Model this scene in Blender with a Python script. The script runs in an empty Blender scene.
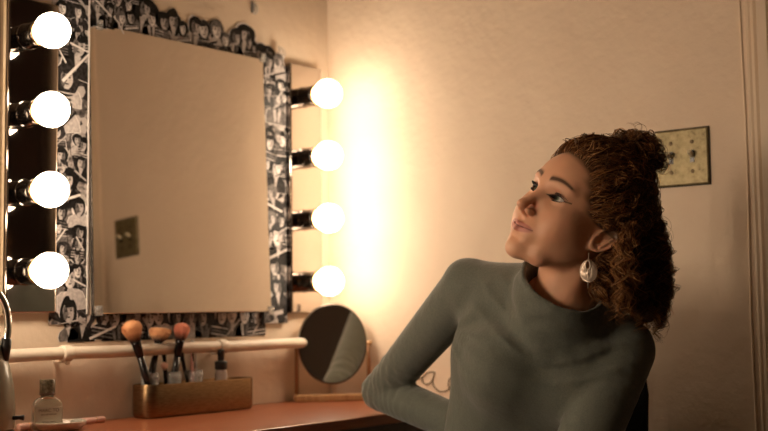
import bpy, bmesh, math, random
import numpy as np
from mathutils import Vector, Matrix

# ------------------------------------------------------------------ camera
SC = bpy.context.scene
COL = SC.collection
F = 1164.29                      # focal length in pixels of the 768 wide frame
Z0 = 0.966                       # eye height of the camera
CAM = np.array([-2.2343, -1.9469, Z0])
FW = np.array([0.781551, 0.618556, 0.081030])
RT = np.array([0.621361, -0.783420, -0.012777])
UP = np.array([-0.055577, -0.060335, 0.996630])
cd = bpy.data.cameras.new('camera'); co = bpy.data.objects.new('camera', cd); COL.objects.link(co)
cd.sensor_width = 36; cd.lens = F/768*36; cd.clip_start = .05
CM = Matrix(((RT[0], UP[0], -FW[0], CAM[0]), (RT[1], UP[1], -FW[1], CAM[1]), (RT[2], UP[2], -FW[2], CAM[2]), (0, 0, 0, 1)))
co.matrix_world = CM
cd.dof.use_dof = True; cd.dof.focus_distance = 1.98; cd.dof.aperture_fstop = 3.4
SC.camera = co
# ------------------------------------------------------------------ world, exposure
w = bpy.data.worlds.new('world'); SC.world = w; w.use_nodes = True
w.node_tree.nodes['Background'].inputs[0].default_value = (1, .8, .6, 1)
w.node_tree.nodes['Background'].inputs[1].default_value = 0.0
SC.view_settings.view_transform = 'Standard'; SC.view_settings.look = 'None'
SC.view_settings.gamma = 1; SC.view_settings.exposure = 0.0
BULB = 31.0
BULB_FILL = 165.0  # stronger emission for the added bars out of view
BULB_COL = (1.0, .785, .56)
SC.cycles.max_bounces = 8

random.seed(4); RNG = np.random.RandomState(7)

def at(u, v, d):
    """world point that stands at depth d behind pixel u, v"""
    return Vector(CAM + d*(FW + RT*(u-384)/F - UP*(v-215.5)/F))
def hit(u, v, ax, val):
    d = FW + RT*(u-384)/F - UP*(v-215.5)/F
    return Vector(CAM + d*((val-CAM[ax])/d[ax]))

# ------------------------------------------------------------------ materials
def nmat(name, color, rough=.5, metal=0., **k):
    m = bpy.data.materials.new(name); m.use_nodes = True
    b = m.node_tree.nodes['Principled BSDF']
    b.inputs['Base Color'].default_value = (*color, 1); b.inputs['Roughness'].default_value = rough
    b.inputs['Metallic'].default_value = metal
    for a, v in k.items():
        b.inputs[a.replace('_', ' ')].default_value = v
    return m
def nd(m, t, **k):
    n = m.node_tree.nodes.new(t)
    for a, v in k.items(): setattr(n, a, v)
    return n
def lk(m, a, b): m.node_tree.links.new(a, b)
def BS(m): return m.node_tree.nodes['Principled BSDF']
def noise(m, scale, detail=4, rough=.5, vec=None, stretch=None):
    tc = nd(m, 'ShaderNodeTexCoord'); mp = nd(m, 'ShaderNodeMapping'); n = nd(m, 'ShaderNodeTexNoise')
    lk(m, tc.outputs['Object'], mp.inputs[0]); lk(m, mp.outputs[0], n.inputs['Vector'])
    if stretch: mp.inputs['Scale'].default_value = stretch
    n.inputs['Scale'].default_value = scale; n.inputs['Detail'].default_value = detail; n.inputs['Roughness'].default_value = rough
    return n
def ramp(m, fac, stops):
    r = nd(m, 'ShaderNodeValToRGB'); e = r.color_ramp.elements
    while len(e) < len(stops): e.new(.5)
    for i, (p, c) in enumerate(stops): e[i].position = p; e[i].color = (*c, 1)
    lk(m, fac, r.inputs[0]); return r
def bump(m, fac, strength, dist, prev=None):
    b = nd(m, 'ShaderNodeBump'); b.inputs['Strength'].default_value = strength; b.inputs['Distance'].default_value = dist
    lk(m, fac, b.inputs['Height'])
    if prev: lk(m, prev.outputs[0], b.inputs['Normal'])
    lk(m, b.outputs[0], BS(m).inputs['Normal']); return b

def wall_mat():
    m = nmat('wall_paint', (.74, .62, .50), .62)
    n = noise(m, 3, 5, .6); r = ramp(m, n.outputs[0], [(.3, (.72, .575, .435)), (.7, (.77, .625, .48))])
    lk(m, r.outputs[0], BS(m).inputs['Base Color'])
    n1 = noise(m, 45, 4, .65); n2 = noise(m, 9, 3, .5)
    b = bump(m, n2.outputs[0], .55, .010); bump(m, n1.outputs[0], .55, .0028, b)
    return m
M = {}
M['wall'] = wall_mat()
M['trimpaint'] = nmat('trim_paint', (.62, .50, .37), .45)
nn = noise(M['trimpaint'], 30, 4, .6, stretch=(1, 1, .15)); bump(M['trimpaint'], nn.outputs[0], .4, .002)
M['door'] = nmat('door_stain', (.035, .02, .014), .4)
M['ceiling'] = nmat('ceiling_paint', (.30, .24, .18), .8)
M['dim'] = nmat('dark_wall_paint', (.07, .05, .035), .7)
M['floor'] = nmat('floor_boards', (.11, .06, .035), .5)
nn = noise(M['floor'], 5, 5, .6, stretch=(1, 12, 1)); r_ = ramp(M['floor'], nn.outputs[0], [(.3, (.03, .016, .01)), (.7, (.07, .04, .022))]); lk(M['floor'], r_.outputs[0], BS(M['floor']).inputs['Base Color'])
M['desk'] = nmat('red_wood', (.36, .10, .035), .33)
nn = noise(M['desk'], 14, 6, .6, stretch=(1, 14, 14)); r_ = ramp(M['desk'], nn.outputs[0], [(.3, (.24, .066, .026)), (.55, (.34, .105, .044)), (.75, (.42, .145, .065))]); lk(M['desk'], r_.outputs[0], BS(M['desk']).inputs['Base Color'])
bump(M['desk'], nn.outputs[0], .15, .001)
M['darkwood'] = nmat('dark_wood', (.05, .02, .012), .4)
M['mirror'] = nmat('mirror_glass', (.74, .69, .64), .015, 1.0)
M['mirroredge'] = nmat('mirror_edge', (.09, .08, .07), .2, .6)
M['chrome'] = nmat('polished_chrome', (.78, .76, .74), .07, 1.0)
M['plate'] = nmat('polished_plate', (.52, .46, .42), .05, 1.0)
M['socket'] = nmat('socket_chrome', (.20, .18, .165), .13, 1.0)
M['brassring'] = nmat('brass_ring', (.85, .60, .28), .25, 1.0)
M['brass'] = nmat('brushed_brass', (.30, .19, .09), .32, 1.0)
nn = noise(M['brass'], 60, 4, .6, stretch=(1, 1, 9)); r_ = ramp(M['brass'], nn.outputs[0], [(.3, (.19, .115, .058)), (.7, (.35, .225, .12))]); lk(M['brass'], r_.outputs[0], BS(M['brass']).inputs['Base Color'])
M['plastic'] = nmat('clear_plastic', (.95, .93, .90), .12, Transmission_Weight=.80, IOR=1.45)
M['glass'] = nmat('clear_glass', (.93, .97, .94), .03, Transmission_Weight=1.0, IOR=1.45)
M['blackgloss'] = nmat('black_lacquer', (.012, .010, .010), .22)
M['black'] = nmat('black_plastic', (.014, .013, .013), .45)
M['bulb'] = bpy.data.materials.new('bulb_glow'); M['bulb'].use_nodes = True
nt = M['bulb'].node_tree; nt.nodes.clear(); e_ = nt.nodes.new('ShaderNodeEmission'); o_ = nt.nodes.new('ShaderNodeOutputMaterial')
e_.inputs[0].default_value = (*BULB_COL, 1); e_.inputs[1].default_value = BULB; nt.links.new(e_.outputs[0], o_.inputs[0])

M['bulb_fill'] = M['bulb'].copy(); M['bulb_fill'].name = 'bulb_glow_fill'; M['bulb_fill'].node_tree.nodes['Emission'].inputs[1].default_value = BULB_FILL  # boosted bulbs, only for the two farthest added bars

# ------------------------------------------------------------------ mesh helpers
def link(name, me, mats, parent=None, smooth=False, loc=None):
    if not isinstance(mats, (list, tuple)): mats = [mats]
    for m in mats: me.materials.append(m)
    if smooth: me.polygons.foreach_set('use_smooth', [True]*len(me.polygons))
    o = bpy.data.objects.new(name, me); COL.objects.link(o)
    if parent is not None:
        o.parent = parent; o.matrix_parent_inverse = parent.matrix_basis.inverted()
    return o
def obj(name, bm, mats, parent=None, smooth=False, bevel=0, seg=2, auto=None):
    me = bpy.data.meshes.new(name); bm.normal_update(); bm.to_mesh(me); bm.free()
    o = link(name, me, mats, parent, smooth or auto)
    if bevel:
        b = o.modifiers.new('bevel', 'BEVEL'); b.width = bevel; b.segments = seg; b.limit_method = 'ANGLE'; b.angle_limit = math.radians(40)
    if auto:
        me.polygons.foreach_set('use_smooth', [True]*len(me.polygons))
        me.set_sharp_from_angle(angle=math.radians(40))
    return o
def tag(o, label, cat, group=None):
    o['label'] = label; o['category'] = cat
    if group: o['group'] = group
    return o
def empty(name, loc, label, cat, group=None):
    o = bpy.data.objects.new(name, None); COL.objects.link(o); o.location = loc; o.empty_display_size = .05
    return tag(o, label, cat, group)
def struct(o): o['kind'] = 'structure'; return o
def box(bm, a, b, mat=0, M4=None):
    xs = (a[0], b[0]); ys = (a[1], b[1]); zs = (a[2], b[2])
    v = [bm.verts.new((x, y, z)) for x in xs for y in ys for z in zs]
    if M4 is not None:
        for q in v: q.co = M4 @ q.co
    for f in ((0, 1, 3, 2), (4, 6, 7, 5), (0, 4, 5, 1), (2, 3, 7, 6), (0, 2, 6, 4), (1, 5, 7, 3)):
        bm.faces.new([v[i] for i in f]).material_index = mat
def frame_to(a, b):
    a = Vector(a); b = Vector(b); z = (b-a).normalized()
    x = z.orthogonal().normalized(); y = z.cross(x)
    return Matrix(((x.x, y.x, z.x, a.x), (x.y, y.y, z.y, a.y), (x.z, y.z, z.z, a.z), (0, 0, 0, 1)))
def lathe(bm, prof, M4=None, n=24, mat=0, sx=1, sy=1, cap=True):
    """profile of (r, z) turned about z"""
    rings = []
    for r, z in prof:
        if r < 1e-6: rings.append([bm.verts.new((0, 0, z))])
        else: rings.append([bm.verts.new((r*sx*math.cos(2*math.pi*i/n), r*sy*math.sin(2*math.pi*i/n), z)) for i in range(n)])
    if M4 is not None:
        for q in rings:
            for v in q: v.co = M4 @ v.co
    for a, b in zip(rings, rings[1:]):
        for i in range(n):
            j = (i+1) % n
            if len(a) == 1 and len(b) == 1: continue
            if len(a) == 1: f = bm.faces.new((a[0], b[j], b[i]))
            elif len(b) == 1: f = bm.faces.new((a[i], a[j], b[0]))
            else: f = bm.faces.new((a[i], a[j], b[j], b[i]))
            f.material_index = mat
    if cap:
        if len(rings[0]) > 1: bm.faces.new(rings[0][::-1]).material_index = mat
        if len(rings[-1]) > 1: bm.faces.new(rings[-1]).material_index = mat
def tube(bm, pts, r, n=8, mat=0, cap=True):
    pts = [Vector(p) for p in pts]; rs = r if isinstance(r, (list, tuple)) else [r]*len(pts)
    rings = []; prev = None
    for i, p in enumerate(pts):
        t = (pts[min(i+1, len(pts)-1)]-pts[max(i-1, 0)]).normalized()
        x = t.orthogonal().normalized() if prev is None else (prev-t*prev.dot(t)).normalized()
        prev = x; y = t.cross(x)
        rings.append([bm.verts.new(p+(x*math.cos(2*math.pi*k/n)+y*math.sin(2*math.pi*k/n))*rs[i]) for k in range(n)])
    for a, b in zip(rings, rings[1:]):
        for k in range(n):
            bm.faces.new((a[k], a[(k+1) % n], b[(k+1) % n], b[k])).material_index = mat
    if cap:
        bm.faces.new(rings[0][::-1]).material_index = mat; bm.faces.new(rings[-1]).material_index = mat
def spline(pts, m):
    P = [Vector(p) for p in pts]; P = [P[0]*2-P[1]]+P+[P[-1]*2-P[-2]]; out = []
    for i in range(1, len(P)-2):
        for k in range(m):
            t = k/m
            out.append(.5*((2*P[i])+(P[i+1]-P[i-1])*t+(2*P[i-1]-5*P[i]+4*P[i+1]-P[i+2])*t*t+(3*P[i]-P[i-1]-3*P[i+1]+P[i+2])*t**3))
    out.append(P[-2].copy()); return out
def sphere(bm, c, r, n=20, m=12, mat=0, M4=None):
    T = Matrix.Translation(c)
    if M4 is not None: T = M4 @ T
    lathe(bm, [(r*math.sin(math.pi*i/m), -r*math.cos(math.pi*i/m)) for i in range(m+1)], T, n, mat)
def text_mesh(name, body, size, M4, mat, parent, ext=.0003):
    cu = bpy.data.curves.new(name, 'FONT'); cu.body = body; cu.size = size; cu.extrude = ext; cu.align_x = 'CENTER'
    t = bpy.data.objects.new(name, cu); COL.objects.link(t)
    dg = bpy.context.evaluated_depsgraph_get(); me = bpy.data.meshes.new_from_object(t.evaluated_get(dg))
    bpy.data.objects.remove(t); me.transform(M4)
    return link(name, me, mat, parent)
def bx(name, a, b, mat, parent=None, bevel=0): 
    bm = bmesh.new(); box(bm, a, b); return obj(name, bm, mat, parent, bevel=bevel)

# ================================================================== the room
XL, YN, HC = -3.6, -3.6, 2.55
def quad_wall(name, a, b, mat): return struct(bx(name, a, b, mat))
quad_wall('floor', (XL-.1, YN-.1, -.1), (.1, .1, 0), M['floor'])
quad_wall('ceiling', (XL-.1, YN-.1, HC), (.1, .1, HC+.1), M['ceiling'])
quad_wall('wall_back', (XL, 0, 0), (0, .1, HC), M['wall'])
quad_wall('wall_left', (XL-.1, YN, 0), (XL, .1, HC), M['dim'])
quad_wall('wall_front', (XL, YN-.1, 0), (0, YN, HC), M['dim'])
bm = bmesh.new()
DY0, DY1, DH = -1.199, -2.0, 2.05
box(bm, (0, DY0, 0), (.1, .1, HC)); box(bm, (0, YN, 0), (.1, DY1, HC)); box(bm, (0, DY1, DH), (.1, DY0, HC))
struct(obj('wall_right', bm, M['wall']))
bm = bmesh.new(); box(bm, (.05, DY1, 0), (.09, DY0, DH))
for k in range(2):
    for z in ((.25, .9), (1.05, 1.9)): box(bm, (.035, DY0-.12-k*.36, z[0]), (.052, DY0-.36-k*.36, z[1]))
struct(obj('door_1', bm, M['door'], bevel=.006))
# door casing: a moulded profile swept up the wall
prof = [(0, -1.102), (-0.004, -1.103), (-0.006, -1.108), (-0.005, -1.113), (-0.01, -1.115), (-0.012, -1.121), (-0.01, -1.127), (-0.017, -1.13), (-0.018, -1.149), (-0.013, -1.153), (-0.013, -1.157), (-0.02, -1.161), (-0.021, -1.179), (-0.016, -1.183), (-0.019, -1.188), (-0.018, -1.2), (0.05, -1.201), (0.05, -1.124), (0, -1.114)]
bm = bmesh.new(); lo = [bm.verts.new((x, y, 0)) for x, y in prof]; hi = [bm.verts.new((x, y, DH+.08)) for x, y in prof]
for i in range(len(prof)):
    j = (i+1) % len(prof); bm.faces.new((lo[i], lo[j], hi[j], hi[i]))
bmesh.ops.recalc_face_normals(bm, faces=bm.faces)
struct(obj('trim_1', bm, M['trimpaint']))
struct(bx('trim_2', (-.02, DY1-.09, 0), (.05, DY1, DH+.08), M['trimpaint'], bevel=.004))
struct(bx('trim_3', (-.02, DY1, DH), (.05, DY0, DH+.09), M['trimpaint'], bevel=.004))
# painted cable run beside the casing
bm = bmesh.new(); tube(bm, [(-.001, -1.0925+.002*math.sin(k*.9), .05+k*.1) for k in range(21)], .0022, 6)
struct(obj('trim_4', bm, M['wall'], smooth=True))

# ================================================================== desk
DZ = .750; DF = -.425
t = empty('vanity_counter', (-1.5, -.2, 0), 'long reddish wood vanity counter running along the mirror wall into the corner', 'counter')
bx('counter_top', (-3.2, DF, DZ-.022), (-.0005, -.0005, DZ), M['desk'], t, .003)
bx('apron', (-3.18, DF+.022, DZ-.12), (-.001, DF+.04, DZ-.0222), M['darkwood'], t, .002)
for x in (-3.17, -1.65, -.04): bx('support_panel', (x, DF+.042, 0), (x+.03, -.002, DZ-.0225), M['darkwood'], t, .002)

# ================================================================== pipe on the wall
t = empty('wall_pipe', (-.8, -.03, .89), 'cream painted pipe running along the wall under the mirror', 'pipe')
PR = .0125; PZ = Z0-.064-PR; PY = -.034
m_pipe = nmat('pipe_paint', (.74, .63, .51), .42); nn = noise(m_pipe, 60, 3); bump(m_pipe, nn.outputs[0], .3, .002)
bm = bmesh.new(); tube(bm, [(XL+.01+i*(-XL-.012)/40, PY, PZ+.0008*math.sin(i*1.7)) for i in range(41)], PR, 16); obj('pipe', bm, m_pipe, t, smooth=True)
for u, vv in ((66, 352), (222, 346), (312, 342)):
    x = hit(u, vv, 1, PY).x
    bm = bmesh.new()
    pf = [(PR*1.02, -.012), (PR*1.18, -.011), (PR*1.30, -.008), (PR*1.22, -.004), (PR*1.34, 0), (PR*1.22, .004), (PR*1.30, .008), (PR*1.16, .011), (PR*1.02, .012)]
    lathe(bm, pf, frame_to((x, PY, PZ), (x+1, PY, PZ)), 20)
    box(bm, (x-.004, PY, PZ-PR*1.5), (x+.004, -.0005, PZ-PR*1.0)); sphere(bm, (x+.002, PY-.002, PZ-PR*1.35), .006, 12, 8)
    obj('pipe_clamp', bm, m_pipe, t, smooth=True)

# ================================================================== light bars
def light_bar(x0, x1, zb, zt, bxx, bz, label, bmat=None):
    t = empty('light_bar', (x0, 0, zb), label, 'vanity light', 'polished bulb bars beside the mirror')
    bm = bmesh.new(); box(bm, (x0, -.027, zb), (x1, -.0005, zt)); obj('back_plate', bm, M['plate'], t, bevel=.003)
    for k in range(4):
        z = bz+.152*k; T = frame_to((bxx, -.0272, z), (bxx, -1, z))
        bm = bmesh.new()
        lathe(bm, [(.0265, 0), (.0265, .002), (.0250, .003), (.0250, .036), (.0256, .037), (.0256, .043), (.0248, .0445), (.020, .0445), (.0190, .039)], T, 28)
        s = obj('socket', bm, M['socket'], t, auto=True)
        bm = bmesh.new(); lathe(bm, [(.0196, .040), (.0244, .0448), (.0254, .0467), (.0248, .0485), (.0200, .0488), (.016, .046)], T, 28, cap=False); obj('socket_rim', bm, M['brassring'], s, smooth=True)
        bm = bmesh.new(); R = .0340; c = .0790
        pf = [(.0140, .040), (.0150, .045), (.0180, c-R*.86)] + [(R*math.sin(a), c-R*math.cos(a)) for a in [math.radians(q) for q in range(36, 181, 8)]]
        pf.append((0, c+R)); lathe(bm, pf, T, 32, cap=False)
        obj('light_bulb', bm, bmat or M['bulb'], t, smooth=True)
    return t
light_bar(-.957, -.8442, Z0+.0028, Z0+.6145, -.9165, Z0+.0818, 'polished bar of four lit globe bulbs left of the mirror, by the kettle')
light_bar(-.1697, -.0561, Z0-.0039, Z0+.6075, -.1225, Z0+.0709, 'polished bar of four lit globe bulbs right of the mirror, beside the room corner')

light_bar(-1.705, -1.592, Z0+.0028, Z0+.6145, -1.650, Z0+.0798, 'added unseen bar of four lit globe bulbs just beyond the left picture edge')  # unseen bar, added to brighten the sitter from the left
light_bar(-2.453, -2.340, Z0+.0028, Z0+.6145, -2.400, Z0+.0798, 'second added unseen bar of four extra-strong globe bulbs outside the left picture edge', M['bulb_fill'])  # also added out of view, as fill on face and chest
light_bar(-3.203, -3.090, Z0+.0028, Z0+.6145, -3.150, Z0+.0798, 'farthest left added unseen bar of four extra-strong globe bulbs, outside the picture', M['bulb_fill'])  # last added fill bar, nothing of it is in view

# ================================================================== mirrors
t = empty('wall_mirror', (-.503, -.02, Z0), 'rectangular frameless wall mirror bordered by black and white photo cutouts', 'mirror')
mc = Vector((-.5032, -.0205, Z0+.3012)); n = Vector((-.0365, -1, .0388)).normalized()
xa = Vector((0, 0, 1)).cross(n)*-1; xa = (Vector((1, 0, 0))-n*n.x).normalized(); za = xa.cross(n); za = -za if za.z < 0 else za
MM = Matrix(((xa.x, -n.x, za.x, mc.x), (xa.y, -n.y, za.y, mc.y), (xa.z, -n.z, za.z, mc.z), (0, 0, 0, 1)))
bm = bmesh.new(); box(bm, (-.2475, 0, -.3012), (.2475, .004, .3012), 0, MM)
o = obj('mirror_glass', bm, M['mirror'], t, bevel=.0012)
bm = bmesh.new(); box(bm, (-.2490, .0042, -.3025), (.2490, .0075, .3025), 0, MM); obj('mirror_backing', bm, M['mirroredge'], t)
for x, z in ((-.222, .300), (.246, .303), (-.236, -.296), (.246, -.300)):
    bm = bmesh.new(); box(bm, (x-.008, -.0035, z-.009), (x+.008, -.0005, z+.010), 0, MM); box(bm, (x-.006, -.006, z+.002), (x+.006, .0, z+.011), 0, MM)
    lathe(bm, [(.0035, 0), (.0035, .002), (.0, .003)], MM @ frame_to((x, -.006, z+.006), (x, -1, z+.006)), 12)
    obj('mirror_clip', bm, M['plastic'], t, bevel=.001)
t = empty('wall_mirror', (-1.25, -.01, Z0), 'dark wall mirror strip at the left picture edge beyond the left bulb bar', 'mirror')
bx('mirror_glass', (-1.54, -.012, Z0+.0), (-.966, -.004, Z0+.62), M['mirror'], t, .001)
bx('mirror_frame', (-.9655, -.020, Z0-.002), (-.9585, -.001, Z0+.625), nmat('tan_strip', (.30, .21, .12), .5), t, .001)
# small clear hooks on the wall
for i, (u, v, lab) in enumerate(((253, 8, 'clear plastic hook stuck on the wall above the mirror, at the top picture edge'), (280, 52, 'clear plastic hook at the top of the right photo strip'))):
    p = hit(u, v, 1, -.012 if i else 0); bm = bmesh.new()
    box(bm, (p.x-.007, p.y-.003, p.z-.014), (p.x+.007, p.y, p.z+.014))
    tube(bm, spline([(p.x, p.y-.003, p.z+.008), (p.x, p.y-.012, p.z+.002), (p.x, p.y-.014, p.z-.010), (p.x, p.y-.006, p.z-.015)], 5), .003, 8)
    tag(obj('wall_hook', bm, M['plastic'], bevel=.001), lab, 'hook')

# ================================================================== photo collage
def photo_mat(name, c, var):
    m = nmat(name, c, .5, Specular_IOR_Level=.18)
    nn = noise(m, 160, 3, .6); lo_ = tuple(x*(1-var) for x in c); hi_ = tuple(min(1, x*(1+var)+.01*var) for x in c)
    r = ramp(m, nn.outputs[0], [(.35, lo_), (.65, hi_)]); lk(m, r.outputs[0], BS(m).inputs['Base Color']); return m
PH = [photo_mat('print_white', (.70, .64, .61), .08), photo_mat('print_pale', (.46, .41, .39), .22), photo_mat('print_grey', (.13, .115, .11), .5),
      photo_mat('print_dark', (.016, .013, .013), .8), photo_mat('print_black', (.005, .004, .004), .5)]
LAY = .00022
def poly(bm, pts, y, mat, T):
    vs = [bm.verts.new(T((x, z), y)) for x, z in pts]
    try: f = bm.faces.new(vs); f.material_index = mat
    except Exception: pass
def blob(cx, cz, rx, rz, rng, n=18, j=.08, rot=0):
    ph = [rng.uniform(0, 6.28) for _ in range(3)]; out = []
    for i in range(n):
        a = 2*math.pi*i/n; k = 1+j*(math.sin(2*a+ph[0])+.6*math.sin(3*a+ph[1])+.5*math.sin(5*a+ph[2]))
        x, z = rx*k*math.cos(a), rz*k*math.sin(a)
        out.append((cx+x*math.cos(rot)-z*math.sin(rot), cz+x*math.sin(rot)+z*math.cos(rot)))
    return out
def cutout(parent, cx, cz, h, yb, rng, clip, style=None, back=None):
    """one cut-out print: a person from the chest up, white paper rim, hair, face, clothes"""
    x0, x1, z0, z1 = clip; lean = rng.uniform(-.18, .18); q = style if style is not None else rng.randrange(4)
    def T(p, y):
        x, z = p; x, z = cx+(x*math.cos(lean)-z*math.sin(lean))*h, cz+(x*math.sin(lean)+z*math.cos(lean))*h
        return (min(max(x, x0), x1), yb-y, min(max(z, z0), z1))
    bm = bmesh.new(); hr = rng.uniform(.17, .23); fz = .66; fx = rng.uniform(-.06, .06)
    wide = rng.uniform(.34, .46); hairw = rng.choice((1.25, 1.45, 1.9, 1.5)); hairdark = rng.choice((3, 4, 4, 3, 2))
    body = [(-wide, 0), (wide, 0), (wide*1.02, .2), (wide*.85, .36), (wide*.45, .44), (.09, .5), (-.09, .5), (-wide*.45, .44), (-wide*.9, .34), (-wide*1.03, .18)]
    body = [(x+rng.uniform(-.02, .02), z+(rng.uniform(-.02, .02) if z else 0)) for x, z in body]
    rim = 1.0
    poly(bm, [(x*1.07, z*1.05-.01) for x, z in body], 0*LAY+.0002, 0 if rng.random() < .4 else 3, T)
    poly(bm, blob(fx, fz+.02, hr*hairw+.03, hr*1.5+.03, rng), 1*LAY, 0 if rng.random() < .4 else 3, T)
    cl = rng.choice((4, 3, 2, 4, 1, 3))
    poly(bm, body, 2*LAY, cl, T)
    hair_h = rng.choice((1.35, 1.45, 1.9)); poly(bm, blob(fx, fz+.05-(hair_h-1.35)*.12, hr*hairw, hr*hair_h, rng, j=.05), 3*LAY, hairdark, T)
    poly(bm, [(fx-.07, .42), (fx+.07, .42), (fx+.065, .56), (fx-.065, .56)], 3.5*LAY, 1, T)
    # lapels and shirt front
    k = rng.randrange(3)
    if k == 0: poly(bm, [(-.09, .46), (.09, .46), (.0, .12)], 3.6*LAY, 1, T)
    elif k == 1:
        for s in (-1, 1): poly(bm, [(s*.05, .47), (s*.16, .44), (s*.10, .05), (s*.02, .05)], 3.6*LAY, rng.choice((1, 2)), T)
    else:
        for z in (.1, .2, .3): poly(bm, [(-wide*.9, z), (wide*.9, z), (wide*.9, z+.04), (-wide*.9, z+.04)], 3.6*LAY, rng.choice((2, 1)), T)
    fc = rng.choice((0, 1, 1)); poly(bm, blob(fx, fz, hr*.78, hr*1.12, rng, j=.03), 4*LAY, fc, T)
    s = rng.choice((-1, 1)); poly(bm, blob(fx+s*hr*.42, fz-.01, hr*.34, hr*.85, rng, j=.04), 5*LAY, 1 if fc == 0 else 2, T)
    poly(bm, blob(fx-s*hr*.2, fz+hr*.95, hr*.75, hr*.42, rng, j=.12), 6*LAY, hairdark, T)
    for e in (-1, 1):
        poly(bm, blob(fx+e*hr*.34, fz+hr*.18, hr*.17, hr*.10, rng, n=8, j=0), 6*LAY, 4, T)
        poly(bm, blob(fx+e*hr*.34, fz+hr*.38, hr*.22, hr*.05, rng, n=8, j=0), 6*LAY, 3, T)
    poly(bm, blob(fx+s*.02, fz-hr*.18, hr*.10, hr*.14, rng, n=8, j=0), 6*LAY, 2, T)
    poly(bm, blob(fx, fz-hr*.55, hr*.26, hr*.09, rng, n=8, j=0), 6*LAY, rng.choice((4, 3)), T)
    if rng.random() < .45:   # an arm or an instrument neck laid over the figure
        a = rng.uniform(-1, 1); c_, s_ = math.cos(a), math.sin(a); L = rng.uniform(.3, .55)
        P = [(-L, -.035), (L, -.03), (L, .03), (-L, .035)]; poly(bm, [(x*c_-z*s_, .22+x*s_+z*c_) for x, z in P], 7*LAY, rng.choice((0, 1, 4)), T)
    bmesh.ops.recalc_face_normals(bm, faces=bm.faces)
    for f in bm.faces:
        f.normal_update()
        if f.normal.y > 0: f.normal_flip()
    return obj('photo_cutout', bm, PH, parent)
def backing_mat():
    m = nmat('collage_print', (.3, .3, .3), .5, Specular_IOR_Level=.18); v = nd(m, 'ShaderNodeTexVoronoi'); tc = nd(m, 'ShaderNodeTexCoord'); lk(m, tc.outputs['Object'], v.inputs['Vector']); v.inputs['Scale'].default_value = 55
    nn = noise(m, 70, 4, .7); mx = nd(m, 'ShaderNodeMix', data_type='RGBA'); mx.inputs['Factor'].default_value = .55
    lk(m, v.outputs['Color'], mx.inputs['A']); lk(m, nn.outputs[0], mx.inputs['B'])
    r = ramp(m, mx.outputs['Result'], [(.40, (.014, .012, .012)), (.50, (.10, .085, .08)), (.60, (.45, .40, .375))]); lk(m, r.outputs[0], BS(m).inputs['Base Color']); return m
M['collage'] = backing_mat()
def strip(label, x0, x1, z0, z1, yb, rows, rng, back=True, edge=True, dense=True):
    t = empty('photo_collage', ((x0+x1)/2, 0, z0), label, 'photo collage')
    if back: bx('backing_board', (x0, yb, z0), (x1, -.0005, z1), [M['collage'] if dense else PH[3]], t)
    if edge:
        e = bx('paper_edge', (x1-.0022, yb-.0025, z0+.02), (x1+.0004, yb, z1), PH[0], t)
    for r in rows: cutout(t, *r[:3], yb-.0003, rng, (x0, x1, z0-.001, 9) if len(r) < 4 else r[3])
    return t
rg = random.Random(12)
# left strip, between the left bulb bar and the mirror
x0, x1 = -.8430, -.7535; rows = []; z = Z0+.69
while z > Z0-.04:
    big = rg.random() < .4; h = rg.uniform(.075, .10) if big else rg.uniform(.045, .06)
    if big: rows.append((rg.uniform(x0+.03, x1-.035), z-.02, h)); 
    else:
        for xx in (x0+.020, x1-.024): rows.append((xx+rg.uniform(-.006, .006), z+rg.uniform(-.02, .01), h))
    z -= h*.62
strip('tall strip of black and white photo cutouts between the left bulb bar and mirror', x0, x1, Z0-.020, Z0+.75, -.004, rows, rg)
# right strip
x0, x1 = -.2520, -.1712; rows = []; z = Z0+.56
while z > Z0-.035:
    h = rg.uniform(.05, .10)
    if h > .075: rows.append((rg.uniform(x0+.03, x1-.03), z, h))
    else:
        for xx in (x0+.018, x1-.022): rows.append((xx+rg.uniform(-.005, .005), z+rg.uniform(-.01, .01), h))
    z -= h*.62
t = strip('tall strip of black and white photo cutouts between the mirror and right bulb bar', x0, x1, Z0-.028, Z0+.600, -.014, rows, rg, edge=False)
# top row of separate silhouettes standing on the mirror's upper edge, plus denser ones at the left
rows = []; x = -.835
while x < -.625: 
    rows.append((x+.01, Z0+.655+rg.uniform(0, .012), rg.uniform(.045, .065))); rows.append((x, Z0+.625+rg.uniform(0, .012), rg.uniform(.045, .060))); rows.append((x+.012, Z0+.592+rg.uniform(0, .008), rg.uniform(.045, .060))); x += rg.uniform(.026, .034)
for x, h in ((-.618, .095), (-.585, .065), (-.556, .066), (-.522, .076), (-.490, .060), (-.462, .074), (-.428, .070), (-.395, .080), (-.362, .054), (-.336, .072), (-.308, .088), (-.282, .068), (-.265, .05)):
    rows.append((x, Z0+.596, h))
for xx, zz, hh in ((-.248, Z0+.545, .10), (-.222, Z0+.575, .07)): rows.append((xx, zz, hh))
strip('row of black and white photo cutouts standing along the top of the mirror', -.8430, -.160, Z0+.52, Z0+.80, -.0015, [r+((-.845, -.165, Z0+.50, Z0+.85),) for r in rows], rg, back=False, edge=False)
# bottom row
rows = []; x = -.800
rows.append((-.795, Z0-.052, .055)); rows.append((-.765, Z0-.060, .085)); rows.append((-.715, Z0-.055, .078))
x = -.675
while x < -.262: rows.append((x, Z0-.062+rg.uniform(-.004, .004), rg.uniform(.070, .088))); x += rg.uniform(.034, .046)
t = strip('row of black and white photo cutouts under the mirror, just above the pipe', -.70, -.262, Z0-.052, Z0-.001, -.0012, [r+((-.84, -.235, Z0-.056, Z0-.002),) for r in rows], rg, back=True, edge=False, dense=False)

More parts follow.
